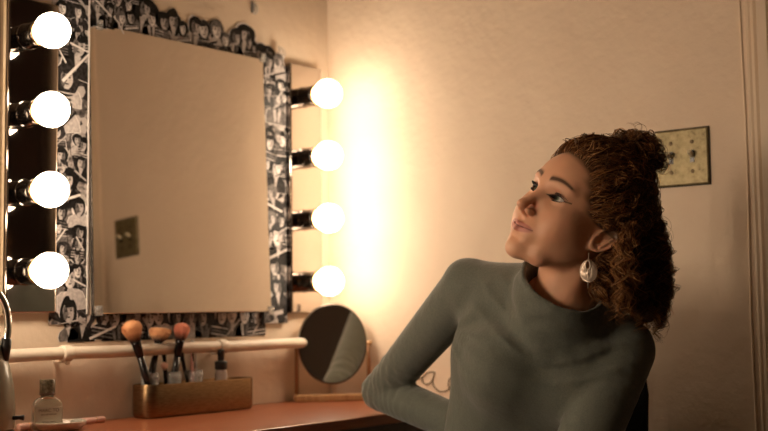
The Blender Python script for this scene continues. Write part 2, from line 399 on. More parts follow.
# ================================================================== switch plate
t = empty('light_switch_plate', (0, -.96, Z0+.30), 'aged yellowed double toggle light switch plate on the wall behind the person', 'light switch')
m_sw = nmat('aged_brass_plate', (.46, .38, .20), .42, .5)
nn = noise(m_sw, 70, 5, .7); r_ = ramp(m_sw, nn.outputs[0], [(.30, (.10, .075, .035)), (.45, (.20, .16, .08)), (.7, (.27, .22, .12))]); lk(m_sw, r_.outputs[0], BS(m_sw).inputs['Base Color']); bump(m_sw, nn.outputs[0], .4, .001)
bm = bmesh.new(); box(bm, (-.0065, -1.0167, Z0+.2458), (-.0008, -.9031, Z0+.3603)); obj('plate', bm, m_sw, t, bevel=.003)
bm = bmesh.new(); box(bm, (-.0022, -1.0190, Z0+.2435), (-.0002, -.9008, Z0+.3626)); obj('plate_border', bm, nmat('dark_border', (.05, .04, .025), .8), t)  # thin dark border showing round the switch plate
for y in (-.937, -.983):
    bm = bmesh.new(); box(bm, (-.0072, y-.005, Z0+.291), (-.0063, y+.005, Z0+.316)); s = obj('switch_slot', bm, M['blackgloss'], t)
    bm = bmesh.new(); T = Matrix.Translation((-.007, y, Z0+.304)) @ Matrix.Rotation(math.radians(28), 4, 'Y'); box(bm, (-.017, -.0038, -.004), (0, .0038, .004), 0, T); obj('toggle', bm, nmat('ivory_toggle', (.62, .55, .38), .35), s, bevel=.001)
    for z in (Z0+.273, Z0+.333):
        bm = bmesh.new(); lathe(bm, [(.0042, 0), (.0042, .0008), (.0028, .0018), (0, .002)], frame_to((-.0064, y, z), (-1, y, z)), 14); obj('screw', bm, nmat('dark_screw', (.10, .07, .04), .4, .8), t)

# ================================================================== handwritten lettering on the right wall
bm = bmesh.new()
def wpx(pts): return [hit(400+a/7.18, 350+b/7.18, 0, -.0007) for a, b in pts]
for st in ([(62, 262), (80, 228), (97, 203), (107, 232), (122, 262), (112, 292), (88, 285)], [(97, 203), (118, 209), (140, 205), (165, 190)],
           [(248, 160), (215, 158), (182, 172), (160, 205), (168, 236), (195, 247), (222, 232), (240, 195), (250, 160), (240, 195), (234, 228), (248, 268), (285, 298), (330, 296)],
           [(330, 296), (360, 270), (380, 225), (372, 200), (352, 215), (350, 262), (372, 300), (420, 290)]):
    tube(bm, spline(wpx(st), 6), .0016, 6)
tag(obj('wall_lettering', bm, nmat('olive_marker', (.10, .07, .03), .5), smooth=True), 'dark cursive handwriting on the wall seen under the bent arm', 'lettering')

# ================================================================== round vanity mirror on a wooden stand
c = Vector((-.092, -.088, 0)); dv = Vector((.735, -.678, 0)).normalized(); nv = Vector((-dv.y, dv.x, 0)) * -1
if nv.y > 0: nv = -nv
def mp(a, b, z): return c+dv*a+nv*b+Vector((0, 0, z))
t = empty('vanity_mirror', mp(0, 0, DZ), 'round tabletop mirror on a pale wooden stand beside the bent elbow', 'mirror')
m_lw = nmat('pale_wood', (.52, .30, .14), .4); nn = noise(m_lw, 30, 4, .6, stretch=(6, 6, 1)); r_ = ramp(m_lw, nn.outputs[0], [(.3, (.44, .24, .10)), (.7, (.60, .37, .19))]); lk(m_lw, r_.outputs[0], BS(m_lw).inputs['Base Color'])
TB = Matrix(((dv.x, nv.x, 0, c.x), (dv.y, nv.y, 0, c.y), (0, 0, 1, DZ), (0, 0, 0, 1)))
HW = .088
bm = bmesh.new(); box(bm, (-HW-.006, -.022, .0003), (HW+.006, .022, .016), 0, TB); obj('stand_base', bm, m_lw, t, bevel=.003)
for s in (-1, 1):
    bm = bmesh.new(); tube(bm, [TB @ Vector((s*HW, 0, .0165)), TB @ Vector((s*(HW-.001), 0, .11)), TB @ Vector((s*HW, 0, .142))], [.0052, .0048, .0045], 12); p = obj('post', bm, nmat('brown_wood', (.30, .15, .07), .4), t, smooth=True)
    bm = bmesh.new(); tube(bm, [TB @ Vector((s*(HW-.004), 0, .137)), TB @ Vector((s*(HW+.008), 0, .137))], .0062, 12); obj('pivot_knob', bm, m_lw, p, smooth=True)
mz = .137; Rm = .098
TM = TB @ Matrix.Translation((0, 0, mz)) @ Matrix.Rotation(math.radians(2.5), 4, 'X')
TD = TM @ Matrix.Rotation(math.radians(-90), 4, 'X')     # disc axis z -> +nv side
bm = bmesh.new(); lathe(bm, [(0, 0), (Rm-.003, 0), (Rm-.001, -.001), (Rm, -.004), (Rm-.001, -.008), (Rm-.004, -.009), (0, -.009)], TD, 64, sx=.86)
obj('mirror_back', bm, nmat('mirror_rim', (.10, .075, .06), .3, .7), t, auto=True)
for sgn in (1, -1):
    bm = bmesh.new(); z = .0006 if sgn > 0 else -.0096
    lathe(bm, [(0, z), (Rm-.004, z)] if sgn < 0 else [(Rm-.004, z), (0, z)], TD, 64, sx=.86, cap=False); obj('mirror_glass', bm, M['mirror'], t)

# ================================================================== brass tray and what stands in it
ty0, ty1 = -.082, -.012; tx0, tx1 = hit(132.5, 400, 1, -.030).x, hit(258, 400, 1, ty0).x
t = empty('brass_tray', ((tx0+tx1)/2, (ty0+ty1)/2, DZ), 'long brushed brass tray with rounded ends holding the makeup brushes', 'tray')
def rr(x0, x1, y0, y1, r, n=7):
    out = []
    for cx, cy, a0 in ((x1-r, y1-r, 0), (x0+r, y1-r, 90), (x0+r, y0+r, 180), (x1-r, y0+r, 270)):
        for k in range(n+1):
            a = math.radians(a0+90*k/n); out.append((cx+r*math.cos(a), cy+r*math.sin(a)))
    return out
bm = bmesh.new(); TH = .069; prev = None
for ins, z in ((.010, .0005), (.004, .0015), (.001, .006), (0, .012), (0, TH-.0015), (.0007, TH), (.0020, TH), (.0027, TH-.0015), (.0027, .010), (.012, .004)):
    ring = [bm.verts.new((x, y, DZ+z)) for x, y in rr(tx0+ins, tx1-ins, ty0+ins, ty1-ins, max(.028-ins, .008))]
    if prev:
        for i in range(len(ring)): bm.faces.new((prev[i], prev[(i+1) % len(ring)], ring[(i+1) % len(ring)], ring[i]))
    else: bm.faces.new(ring[::-1])
    prev = ring
bm.faces.new(prev)
obj('tray_body', bm, M['brass'], t, auto=True)
def cup(u, label, r=.0185, top=.086):
    p = hit(u, 384, 1, -.045); tt = empty('acrylic_cup', (p.x, -.045, DZ+.0045), label, 'cup', 'clear cups in the brass tray')
    bm = bmesh.new(); T = Matrix.Translation((p.x, -.045, DZ+.0048))
    lathe(bm, [(0, 0), (r-.001, 0), (r, .001), (r, top), (r-.0006, top+.0008), (r-.0018, top), (r-.0018, .005), (0, .004)], T, 32)
    obj('cup_wall', bm, M['plastic'], tt, auto=True)
    bm = bmesh.new(); lathe(bm, [(r+.0002, top-.012), (r+.0012, top-.010), (r+.0012, top-.007), (r+.0002, top-.005)], T, 32, cap=False); obj('cup_rim', bm, M['plastic'], tt, smooth=True)
    return Vector((p.x, -.045, DZ+.008))
c1 = cup(150, 'clear cup at the left end of the brass tray'); c2 = cup(172.5, 'clear cup second from left in the brass tray'); c3 = cup(194, 'clear cup holding pointed tubes, rightmost in the brass tray')
m_fer = nmat('ferrule_black', (.03, .025, .025), .18, .8)
def bristle_mat(name, tipc, rootc, z0, z1):
    m = nmat(name, tipc, .8); tc = nd(m, 'ShaderNodeTexCoord'); sp = nd(m, 'ShaderNodeSeparateXYZ'); lk(m, tc.outputs['Object'], sp.inputs[0]); mr = nd(m, 'ShaderNodeMapRange')
    mr.inputs['From Min'].default_value = z0; mr.inputs['From Max'].default_value = z1; lk(m, sp.outputs['Z'], mr.inputs['Value'])
    nn = noise(m, 500, 2); ad = nd(m, 'ShaderNodeMath', operation='MULTIPLY_ADD'); lk(m, nn.outputs[0], ad.inputs[0]); ad.inputs[1].default_value = .35; lk(m, mr.outputs[0], ad.inputs[2])
    r = ramp(m, ad.outputs[0], [(.25, rootc), (.62, tipc)]); lk(m, r.outputs[0], BS(m).inputs['Base Color']); return m
def brush(u0, v0, u1, v1, cupc, rh, hw, hl, tipc, rootc, label, yo=0, flat=1.0, wid=.0055, yb=-.045, seedv=1, fy=None):
    """head centre pixel, handle leaves at u1,v1; stands in the cup"""
    top = hit(u0, v0, 1, yb+yo); mid = hit(u1, v1, 1, yb+yo*.4); d = (top-mid).normalized()
    k = (mid.z-(DZ+.011))/d.z; foot = mid-d*k
    foot.x = min(max(foot.x, cupc.x-.010), cupc.x+.010); foot.y = min(max(foot.y, cupc.y-.010), cupc.y+.010); foot.z = DZ+.0115
    if fy is not None: foot.y = cupc.y+fy
    d = (top-foot).normalized(); hb = top-d*hl*.5; L = (hb-foot).length
    tt = empty('makeup_brush', foot, label, 'makeup brush', 'makeup brushes in the cups')
    T = frame_to(foot, top)
    bm = bmesh.new(); lathe(bm, [(0, 0), (.0025, .001), (.0035, .012), (wid, L*.5), (wid*.85, L-.034)], T, 16); obj('handle', bm, M['blackgloss'], tt, smooth=True)
    bm = bmesh.new(); lathe(bm, [(wid*.86, L-.034), (wid, L-.032), (wid*1.15, L-.006), (wid*1.3, L)], T, 16, sy=1 if flat == 1 else .8); obj('ferrule', bm, m_fer, tt, smooth=True)
    # bristles: a soft head carrying fine hairs, in its own frame so the tint runs from root to tip
    me_bm = bmesh.new(); rr_ = random.Random(seedv)
    for i in range(420):
        a = rr_.uniform(0, 6.283); q = math.sqrt(rr_.random()); r0 = wid*1.15*q
        th = q*hw; zt = hl*(1-.22*q*q*(1 if flat == 1 else .35))*rr_.uniform(.93, 1.04)
        cx, sx_ = math.cos(a), math.sin(a)*flat
        pts = [(r0*cx, r0*math.sin(a), 0), (r0*cx*.7+th*cx*.55, r0*math.sin(a)*.6+th*sx_*.5, zt*.42), (th*cx, th*sx_, zt*.78), (th*cx*.93, th*sx_*.93, zt)]
        tube(me_bm, pts, [.0005, .0008, .0008, .0003], 3, cap=False)
    prof_ = [(wid*1.1, 0), (hw*.55, hl*.28), (hw*.86, hl*.58), (hw*.84, hl*.78), (hw*.5, hl*.92), (0, hl*.97)] if flat == 1 else [(wid, 0), (hw*.6, hl*.4), (hw*.92, hl*.8), (hw*.9, hl*.92), (0, hl*.95)]
    lathe(me_bm, prof_, None, 20, sy=flat)
    o = obj('bristles', me_bm, bristle_mat('bristle_tint', tipc, rootc, 0, hl), None, smooth=True)
    o.parent = tt; tt_m = Matrix.Translation(foot); T2 = frame_to(hb, top)
    ang = 0
    if flat != 1:   # turn the flat side to face the room
        for k_ in range(90):
            R = T2 @ Matrix.Rotation(math.radians(k_*4), 4, 'Z'); 
            if abs((R.to_3x3() @ Vector((1, 0, 0))).normalized().dot(Vector(RT))) > .97: T2 = R; break
    o.matrix_basis = tt_m.inverted() @ T2
    return tt
org = (.72, .36, .17); pk = (.72, .27, .17); dk = (.05, .025, .02)
brush(132.5, 331, 142, 366, c1, 0, .021, .046, org, dk, 'large fluffy round makeup brush, leftmost in the brass tray', -.014, seedv=1, fy=-.0095, wid=.0085)
brush(159.5, 335, 154, 372, c1, 0, .026, .030, org, dk, 'flat fan-topped makeup brush, second from left in the tray', .014, fy=.0095, flat=.45, seedv=2, wid=.0078)
brush(181.5, 331.5, 171, 372, c2, 0, .017, .038, pk, dk, 'fluffy pink-tinted makeup brush leaning right above the second cup', -.010, seedv=3, wid=.0078)
brush(163.5, 352, 166, 375, c2, 0, .0055, .016, (.02, .015, .015), dk, 'short slim black brush between the fan brush and pink brush', .012, wid=.0035, seedv=4)
brush(164.5, 366, 165, 378, c2, 0, .0075, .016, (.75, .45, .33), (.5, .3, .2), 'tiny blush-tipped brush low in the second cup', -.004, wid=.003, seedv=5)
brush(181, 352, 186, 376, c3, 0, .006, .018, (.05, .02, .02), dk, 'slim dark brush leaning left out of the rightmost cup', .010, wid=.0038, seedv=6)
brush(192.5, 343, 192, 372, c3, 0, .0045, .014, (.55, .48, .44), (.3, .25, .22), 'thin pale-tipped pointed brush upright in the rightmost cup', .012, wid=.0035, seedv=7)
# pointed cosmetic tubes
for i, (u, v, u2, c_, lab) in enumerate(((191, 352, 188, (.62, .33, .30), 'rose pink pointed cosmetic tube in the rightmost cup'), (196, 352, 198, (.62, .58, .55), 'silver grey pointed cosmetic tube in the rightmost cup'))):
    tp = hit(u, v, 1, -.052+i*.014); f = Vector((c3.x+(-.0065 if i == 0 else .0065), -.050+i*.010, DZ+.0105)); L = (tp-f).length
    bm = bmesh.new(); lathe(bm, [(0, 0), (.0055, .0005), (.0062, .004), (.0060, L*.45), (.0034, L*.80), (.0012, L*.98), (0, L)], frame_to(f, tp), 18)
    tag(obj('cosmetic_tube', bm, nmat('tube_finish', c_, .3, .2), smooth=True), lab, 'cosmetic tube')
# spray bottle
p = hit(221, 380, 1, -.045); f = Vector((p.x, -.045, DZ+.0045))
t = empty('spray_bottle', f, 'small clear spray bottle with black pump top in the brass tray', 'bottle')
T = Matrix.Translation(f); bm = bmesh.new(); lathe(bm, [(0, 0), (.0125, 0), (.0135, .002), (.0135, .076), (.012, .082), (.009, .085)], T, 28); obj('bottle_body', bm, nmat('frosted_pink', (.80, .66, .60), .25, Transmission_Weight=.5), t, auto=True)
bm = bmesh.new(); lathe(bm, [(.0135, .0852), (.0138, .086), (.0138, .102), (.0125, .1035), (.0072, .104), (.0070, .118), (.0076, .119), (.0076, .128), (.006, .1295), (0, .1295)], T, 28); s = obj('pump_cap', bm, M['black'], t, auto=True)
bm = bmesh.new(); tube(bm, [f+Vector((-.005, -.003, .124)), f+Vector((-.011, -.006, .124))], .002, 8); obj('nozzle', bm, M['black'], s)

# ================================================================== dish, fragrance bottle, puff, pencil
dc = hit(64, 431, 2, DZ); dc = Vector((dc.x+.005, -.100, DZ))
t = tag(None or bpy.data.objects.new('tmp', None), 'x', 'x'); bpy.data.objects.remove(t)
bm = bmesh.new(); T = Matrix.Translation(dc) @ Matrix.Rotation(math.radians(-4), 4, 'Z')
lathe(bm, [(0, .0005), (.038, .0005), (.045, .004), (.051, .012), (.0525, .0155), (.0515, .0165), (.049, .013), (.042, .006), (.036, .0035), (0, .0035)], T, 48, sx=1.0, sy=.78)
dish = tag(obj('oval_dish', bm, nmat('glazed_cream', (.72, .60, .50), .25), smooth=True), 'cream oval dish on the counter under the glass fragrance bottle', 'dish')
bb = Vector((hit(47, 425, 1, -.095).x, -.095, DZ+.0040))
t = empty('fragrance_bottle', bb, 'clear glass bottle with printed label and marbled brown cap, standing in the cream dish', 'bottle')
def ringed(bm, rings, M4=None):
    prev = None
    for pts, z in rings:
        ring = [bm.verts.new((M4 @ Vector((x, y, z))) if M4 is not None else (x, y, z)) for x, y in pts]
        if prev:
            for i in range(len(ring)): bm.faces.new((prev[i], prev[(i+1) % len(ring)], ring[(i+1) % len(ring)], ring[i]))
        else: bm.faces.new(ring[::-1])
        prev = ring
    bm.faces.new(prev)
yw = math.atan2(RT[1], RT[0])+.5
TB2 = Matrix.Translation(bb) @ Matrix.Rotation(yw, 4, 'Z')
bm = bmesh.new(); W, Dp = .0265, .0135
def rw(s, q=.0045): return rr(-W*s, W*s, -Dp*s**.5, Dp*s**.5, min(q, Dp*s**.5*.9), 5)
ringed(bm, [(rw(.93), .0003), (rw(1), .003), (rw(1), .040), (rw(.97, .007), .047), (rw(.86, .009), .0535), (rw(.62, .009), .0575), (rw(.45, .008), .059), (rw(.43, .008), .0615)], TB2)
gl = obj('bottle_glass', bm, nmat('pale_green_glass', (.80, .86, .78), .05, Transmission_Weight=.85, IOR=1.45), t, auto=True)
m_cap = nmat('marbled_cap', (.10, .08, .04), .25); nn = noise(m_cap, 110, 4, .7); r_ = ramp(m_cap, nn.outputs[0], [(.35, (.035, .028, .018)), (.55, (.16, .13, .08)), (.7, (.40, .30, .20))]); lk(m_cap, r_.outputs[0], BS(m_cap).inputs['Base Color'])
bm = bmesh.new(); lathe(bm, [(.0128, .062), (.0135, .0625), (.0135, .0665), (.0140, .067), (.0140, .090), (.0130, .0915), (0, .0915)], TB2, 28); cp = obj('cap', bm, m_cap, t, auto=True)
bm = bmesh.new(); lathe(bm, [(.01405, .0630), (.0146, .0635), (.0146, .0665), (.01405, .067)], TB2, 28); obj('cap_band', bm, nmat('brown_band', (.10, .045, .02), .35), cp)
bx2 = bmesh.new(); box(bx2, (-.0235, -Dp-.0006, .008), (.0235, -Dp-.0002, .041), 0, TB2); lb = obj('bottle_label', bx2, nmat('label_paper', (.66, .66, .58), .5), t)
inkm = nmat('label_ink', (.10, .07, .06), .5)
for s_, z_, sz in (('MARC TO', .0325, .0085), ('EAU DE PARFUM', .0265, .0038), ('- - - - -', .0195, .0045), ('NATURAL SPRAY', .0130, .0034)):
    text_mesh('label_text', s_, sz, TB2 @ Matrix.Translation((0, -Dp-.0008, z_)) @ Matrix.Rotation(math.radians(90), 4, 'X'), inkm, lb, .0002)
bm = bmesh.new(); T = Matrix.Translation((hit(78, 422, 1, -.100).x, -.100, DZ+.0040))
lathe(bm, [(0, 0), (.012, .0), (.0165, .003), (.0165, .0075), (.012, .0125), (.005, .0145), (0, .0148)], T, 28, sy=.8)
tag(obj('glass_stone', bm, nmat('milky_glass', (.75, .74, .66), .15, Transmission_Weight=.5), smooth=True), 'smooth milky glass pebble in the cream dish right of the bottle', 'pebble')
# pencils lying across
def rod(name, u0, v0, u1, v1, y, r, mat, label, cat, tipm=None):
    a = hit(u0, v0, 1, y); b = hit(u1, v1, 1, y-.0); a.z = DZ+r; b.z = DZ+r
    tt = empty(name, (a+b)/2, label, cat); L = (b-a).length; T = frame_to(a, b)
    bm = bmesh.new(); lathe(bm, [(0, 0), (r*.8, .0005), (r, .002), (r, L-.002), (r*.85, L), (0, L)], T, 16); obj('barrel', bm, mat, tt, smooth=True)
    bm = bmesh.new(); lathe(bm, [(r*1.03, L*.62), (r*1.06, L*.625), (r*1.06, L*.64), (r*1.03, L*.645)], T, 16); obj('ring', bm, tipm or M['brassring'], tt)
rod('lip_pencil', 80, 424, 104, 424, -.045, .0062, nmat('pink_barrel', (.68, .40, .33), .4), 'pale pink cosmetic pencil lying behind the cream dish', 'cosmetic pencil')
rod('eyeliner_pencil', 70, 418, 96, 418, -.020, .0028, M['black'], 'thin black pencil lying against the wall behind the cream dish', 'cosmetic pencil', M['black'])
rod('lipstick_tube', 18, 430, 34, 430, -.055, .0075, nmat('pink_tube', (.60, .33, .25), .35), 'short pink cosmetic tube lying between the kettle and the cream dish', 'cosmetic tube')

# ================================================================== kettle
kp = hit(-29, 431, 1, -.14); kc = Vector((kp.x, -.14, DZ))
t = empty('kettle', kc, 'sage green kettle with chrome handle at the left picture edge', 'kettle')
T = Matrix.Translation(kc); m_k = nmat('sage_enamel', (.30, .29, .22), .22)
bm = bmesh.new(); lathe(bm, [(0, .018), (.066, .018), (.0705, .022), (.072, .035), (.0715, .060), (.069, .095), (.062, .128), (.053, .155), (.047, .172), (.044, .178), (0, .178)], T, 56); obj('kettle_body', bm, m_k, t, auto=True)
bm = bmesh.new(); lathe(bm, [(0, .0008), (.070, .0008), (.073, .004), (.071, .0175), (0, .0175)], T, 56); obj('power_base', bm, M['black'], t, auto=True)
bm = bmesh.new(); lathe(bm, [(.0445, .1785), (.046, .180), (.044, .186), (.030, .196), (.010, .201), (0, .201)], T, 40); ld = obj('lid', bm, M['chrome'], t, auto=True)
bm = bmesh.new(); lathe(bm, [(.004, .2012), (.005, .207), (.011, .210), (.013, .216), (.009, .222), (0, .223)], T, 24); obj('lid_knob', bm, M['black'], ld, smooth=True)
rv = Vector(RT); rv.z = 0; rv.normalize()
hp = [(.056, .168), (.060, .180), (.061, .200), (.057, .228), (.044, .252), (.025, .266), (.0, .274), (-.03, .262), (-.05, .235), (-.054, .205), (-.051, .178)]
bm = bmesh.new(); tube(bm, spline([kc+rv*a+Vector((0, 0, z)) for a, z in hp], 6), .0062, 14); hn = obj('handle', bm, M['chrome'], t, smooth=True)
bm = bmesh.new(); tube(bm, [kc+rv*.0555+Vector((0, 0, .138)), kc+rv*.0575+Vector((0, 0, .160)), kc+rv*.0590+Vector((0, 0, .176))], [.007, .0088, .0082], 14); obj('handle_mount', bm, M['black'], hn, smooth=True)
bm = bmesh.new(); tube(bm, [kc+rv*.069+Vector((0, 0, .040)), kc+rv*.082+Vector((0, 0, .041)), kc+rv*.090+Vector((0, 0, .0405))], [.004, .0036, .005], 10); obj('switch_lever', bm, M['black'], t, smooth=True)
fv = Vector((-FW[0], -FW[1], 0)).normalized()
bm = bmesh.new(); tube(bm, [kc-rv*.05+Vector((0, 0, .10)), kc-rv*.085+Vector((0, 0, .135)), kc-rv*.105+Vector((0, 0, .150))], [.022, .014, .010], 16); obj('spout', bm, m_k, t, smooth=True)
# ================================================================== the person
import openvdb
C2W = np.array(CM)
def pc(u, v, d): return np.array([(u-384)/F*d, (215.5-v)/F*d, -d])      # camera-side metres
def w2c(p): return (np.linalg.inv(C2W) @ np.r_[np.array(p, float), 1])[:3]
def seg(P, a, b, ra, rb, sq=None):
    a = np.asarray(a, np.float32); b = np.asarray(b, np.float32); ab = b-a; L2 = float(ab@ab)
    t = np.clip(((P-a)@ab)/L2, 0, 1); d = P-a-t[..., None]*ab
    return np.sqrt((d*d).sum(-1))-(ra+(rb-ra)*t), t
def rc(P, a, b, ra, rb): return seg(P, a, b, ra, rb)[0]
def ell(P, c, r, R=None):
    q = P-np.asarray(c, np.float32)
    if R is not None: q = q@np.asarray(R, np.float32)
    r = np.asarray(r, np.float32); k0 = np.sqrt(((q/r)**2).sum(-1)); k1 = np.sqrt(((q/(r*r))**2).sum(-1))+1e-9
    return k0*(k0-1)/k1
def smin(a, b, k):
    h = np.clip(.5+.5*(b-a)/k, 0, 1); return b+(a-b)*h-k*h*(1-h)
def smax(a, b, k): return -smin(-a, -b, k)
def grid(lo, hi, s):
    ax = [np.arange(l, h, s, dtype=np.float32) for l, h in zip(lo, hi)]
    return np.stack(np.meshgrid(*ax, indexing='ij'), -1)
def surf(field, lo, s):
    g = openvdb.FloatGrid(); g.background = 1.0
    g.copyFromArray(np.clip(field/s, -4, 4).astype(np.float32)); 
    g.transform = openvdb.createLinearTransform(voxelSize=1.0)
    p, q = g.convertToQuads(0.0); return np.array(p, dtype=np.float64)*s+np.array(lo), np.array(q)[:, ::-1]
def relax(p, q, it=2, lam=.5):
    n = len(p); 
    for _ in range(it):
        acc = np.zeros_like(p); cnt = np.zeros(n)
        for i in range(4):
            a, b = q[:, i], q[:, (i+1) % 4]
            for c in range(3): acc[:, c] += np.bincount(a, p[b, c], n)+np.bincount(b, p[a, c], n)
            cnt += np.bincount(a, minlength=n)+np.bincount(b, minlength=n)
        p = p+lam*(acc/np.maximum(cnt, 1)[:, None]-p)
    return p
def npmesh(name, p, q, col=None):
    me = bpy.data.meshes.new(name); k = q.shape[1]
    me.vertices.add(len(p)); me.vertices.foreach_set('co', np.ascontiguousarray(p, np.float32).ravel())
    me.loops.add(q.size); me.loops.foreach_set('vertex_index', np.ascontiguousarray(q, np.int32).ravel())
    me.polygons.add(len(q)); me.polygons.foreach_set('loop_start', np.arange(0, q.size, k, dtype=np.int32))
    me.update(calc_edges=True); me.validate()
    if col is not None:
        a = me.color_attributes.new('tone', 'FLOAT_COLOR', 'POINT')
        a.data.foreach_set('color', np.c_[col, np.ones(len(col))].astype(np.float32).ravel())
    return me
def toworld(p): return p@C2W[:3, :3].T+C2W[:3, 3]
# head frame: x her left, y back, z up; origin between the ears at eye height
HO = pc(576.6, 211.6, 2.005)
HL = np.array([.45292, -.30470, .83787]); HU = np.array([.49741, .86629, .04615]); HB = np.cross(HU, HL)
HR = np.stack([HL, HB, HU], 1)                        # head -> camera side
def h2c(p): return np.asarray(p)@HR.T+HO
def c2h(p): return (np.asarray(p)-HO)@HR

# ---- joints (camera side)
neckB = pc(562, 312, 2.04); shR = pc(467, 289, 2.19); shL = pc(621, 350, 2.06)
elR = pc(381, 391, 2.43); wrR = pc(548, 462, 2.08); elL = pc(570, 486, 1.93); wrL = pc(492, 492, 1.97)
waist = pc(530, 470, 2.17)
hipC = pc(548, 545, 2.18)
hw_ = toworld(hipC[None])[0]
fwd_w = np.array([-.80, -.60, 0]); fwd_w /= np.linalg.norm(fwd_w); side_w = np.array([-fwd_w[1], fwd_w[0], 0])
hw_[2] = .555
def leg(s):
    hp = hw_+side_w*s*.085; kn = hw_+side_w*s*.11+fwd_w*.42; kn[2] = .50; an = kn+fwd_w*.02; an[2] = .09
    return [w2c(x) for x in (hp, kn, an)]
legs = [leg(-1), leg(1)]

# ---- sweater
def torso(P, g=0.):
    d = ell(P, pc(543, 362, 2.14), (.166+g, .165+g, .098+g))
    d = smin(d, ell(P, pc(532, 440, 2.16), (.160+g, .16+g, .098+g)), .05)
    d = smin(d, ell(P, pc(540, 520, 2.17), (.165+g, .13+g, .11+g)), .05)
    d = smin(d, rc(P, pc(484, 291, 2.17), pc(560, 304, 2.08), .052+g, .060+g), .035)
    d = smin(d, rc(P, pc(556, 306, 2.07), pc(612, 343, 2.08), .062+g, .054+g), .035)
    d = smin(d, ell(P, pc(466, 273, 2.19), (.026+g, .022+g, .03+g)), .02)
    d = smin(d, ell(P, pc(505, 372, 2.055), (.062+g, .062+g, .055+g)), .06)
    d = smin(d, ell(P, pc(580, 388, 2.035), (.062+g, .062+g, .055+g)), .06)
    return d
def armR(P, g=0.):
    d = rc(P, shR, elR, .050+g, .0385+g); return smin(d, rc(P, elR, wrR, .0400+g, .029+g), .012)
def armL(P, g=0.):
    d = rc(P, shL, elL, .056+g, .044+g); return smin(d, rc(P, elL, wrL, .042+g, .029+g), .015)
lo, hi, s = (-.09, -.62, -2.62), (.56, -.015, -1.80), .0045
lo = (-.10, -.60, -2.52)
P = grid(lo, hi, s)
g = .004
fR, tR = seg(P, shR, elR, .050+g, .0385+g)
d = torso(P, g)
aR = smin(rc(P, shR, elR, .0470+g, .0340+g), rc(P, elR, wrR, .0365+g, .029+g), .006)
# creases bunched inside the elbow, along both halves of the sleeve
def wrinkles(P, c, axis, reach, amp, freq, ph=0.):
    q = P-np.asarray(c, np.float32); axis = np.asarray(axis)/np.linalg.norm(axis); t = q@axis.astype(np.float32)
    sk = np.asarray([.35, .2, .5], np.float32); wv = np.sin(freq*(t+.25*(q@sk))+ph+2.2*np.sin(q@np.asarray([38, 21, 30], np.float32)))
    return amp*wv*np.exp(-((q*q).sum(-1))/(reach*reach))
aR = aR+wrinkles(P, elR+np.array([.02, .012, .02]), wrR-elR, .080, .0028, 300)+wrinkles(P, elR+np.array([.02, .03, .01]), elR-shR, .07, .0024, 270, 1.)
aL = armL(P, g)+wrinkles(P, pc(610, 375, 2.0), elL-shL, .05, .0022, 260)
d = smin(d, aR, .018); d = smin(d, aL, .009)
# cowl folds below the neck, and drag lines from the shoulders and armpits
def fold(d, pts, r, k=.012):
    pts = [pc(*p) for p in pts]; pts = [np.array(x) for x in spline(pts, 4)]
    for a, b in zip(pts, pts[1:]):
        d = smin(d, rc(P, a, b, r, r), k)
    return d
fl = [([(522, 283, 2.005), (527, 300, 1.995), (545, 322, 1.99), (572, 330, 2.0), (600, 322, 2.02)], .006),
      ([(524, 275, 2.02), (526, 300, 2.01), (533, 330, 2.01), (545, 358, 2.0)], .0045),
      ([(606, 346, 1.995), (585, 352, 1.985), (560, 356, 1.985)], .004)]
# seam at the raised shoulder
q_ = P-np.asarray(pc(455, 262, 2.19), np.float32)
near = np.exp(-((P-np.asarray(pc(520, 350, 2.05), np.float32))**2).sum(-1)/.02)
nkc = pc(578, 262, 2.0).astype(np.float32); rr0 = np.sqrt(((P[..., :2]-nkc[:2])**2).sum(-1)); ang_ = np.arctan2(P[..., 0]-nkc[0], nkc[1]-P[..., 1])
drape = np.exp(-((rr0-.150)/.060)**2)*np.clip((P[..., 2]+2.14)/.05, 0, 1)*np.clip(1.3-np.abs(ang_+.35), 0, 1)
d = d-.0095*drape*(1-np.abs(np.sin(88*(rr0+.016*np.sin(2.3*ang_+1)+.008*np.sin(5*ang_)))))**1.6
arm_c = pc(449, 333, 2.12).astype(np.float32); ra_ = np.sqrt(((P[..., :2]-arm_c[:2])**2).sum(-1)); an_ = np.arctan2(P[..., 1]-arm_c[1], P[..., 0]-arm_c[0])
d = d-.0034*np.exp(-((ra_-.05)/.035)**2)*np.sin(9*an_+1.)*np.clip((P[..., 2]+2.16)/.04, 0, 1)
d = d+near*.0007*np.sin(95*(P[..., 0]*.8+P[..., 1]*.9)+2*np.sin(P[..., 1]*30))
# folds follow the real surface: project each fold point on to the body first
def field_at(pt):
    idx = np.round((np.asarray(pt)-np.array(lo))/s).astype(int); idx = np.clip(idx, 0, np.array(d.shape)-1); return d[tuple(idx)]
d0 = d.copy()
for pts, r in fl:
    ps = [np.array(x) for x in spline([pc(*p) for p in pts], 4)]; out = []
    for x in ps:
        ray = x/np.linalg.norm(x)
        L = np.linalg.norm(x)-.25
        while field_at(ray*L) > 0 and L < 2.6: L += .003
        out.append(ray*(L+r*.25))
    for a, b in zip(out, out[1:]): d = smin(d, rc(P, a, b, r, r), .020)
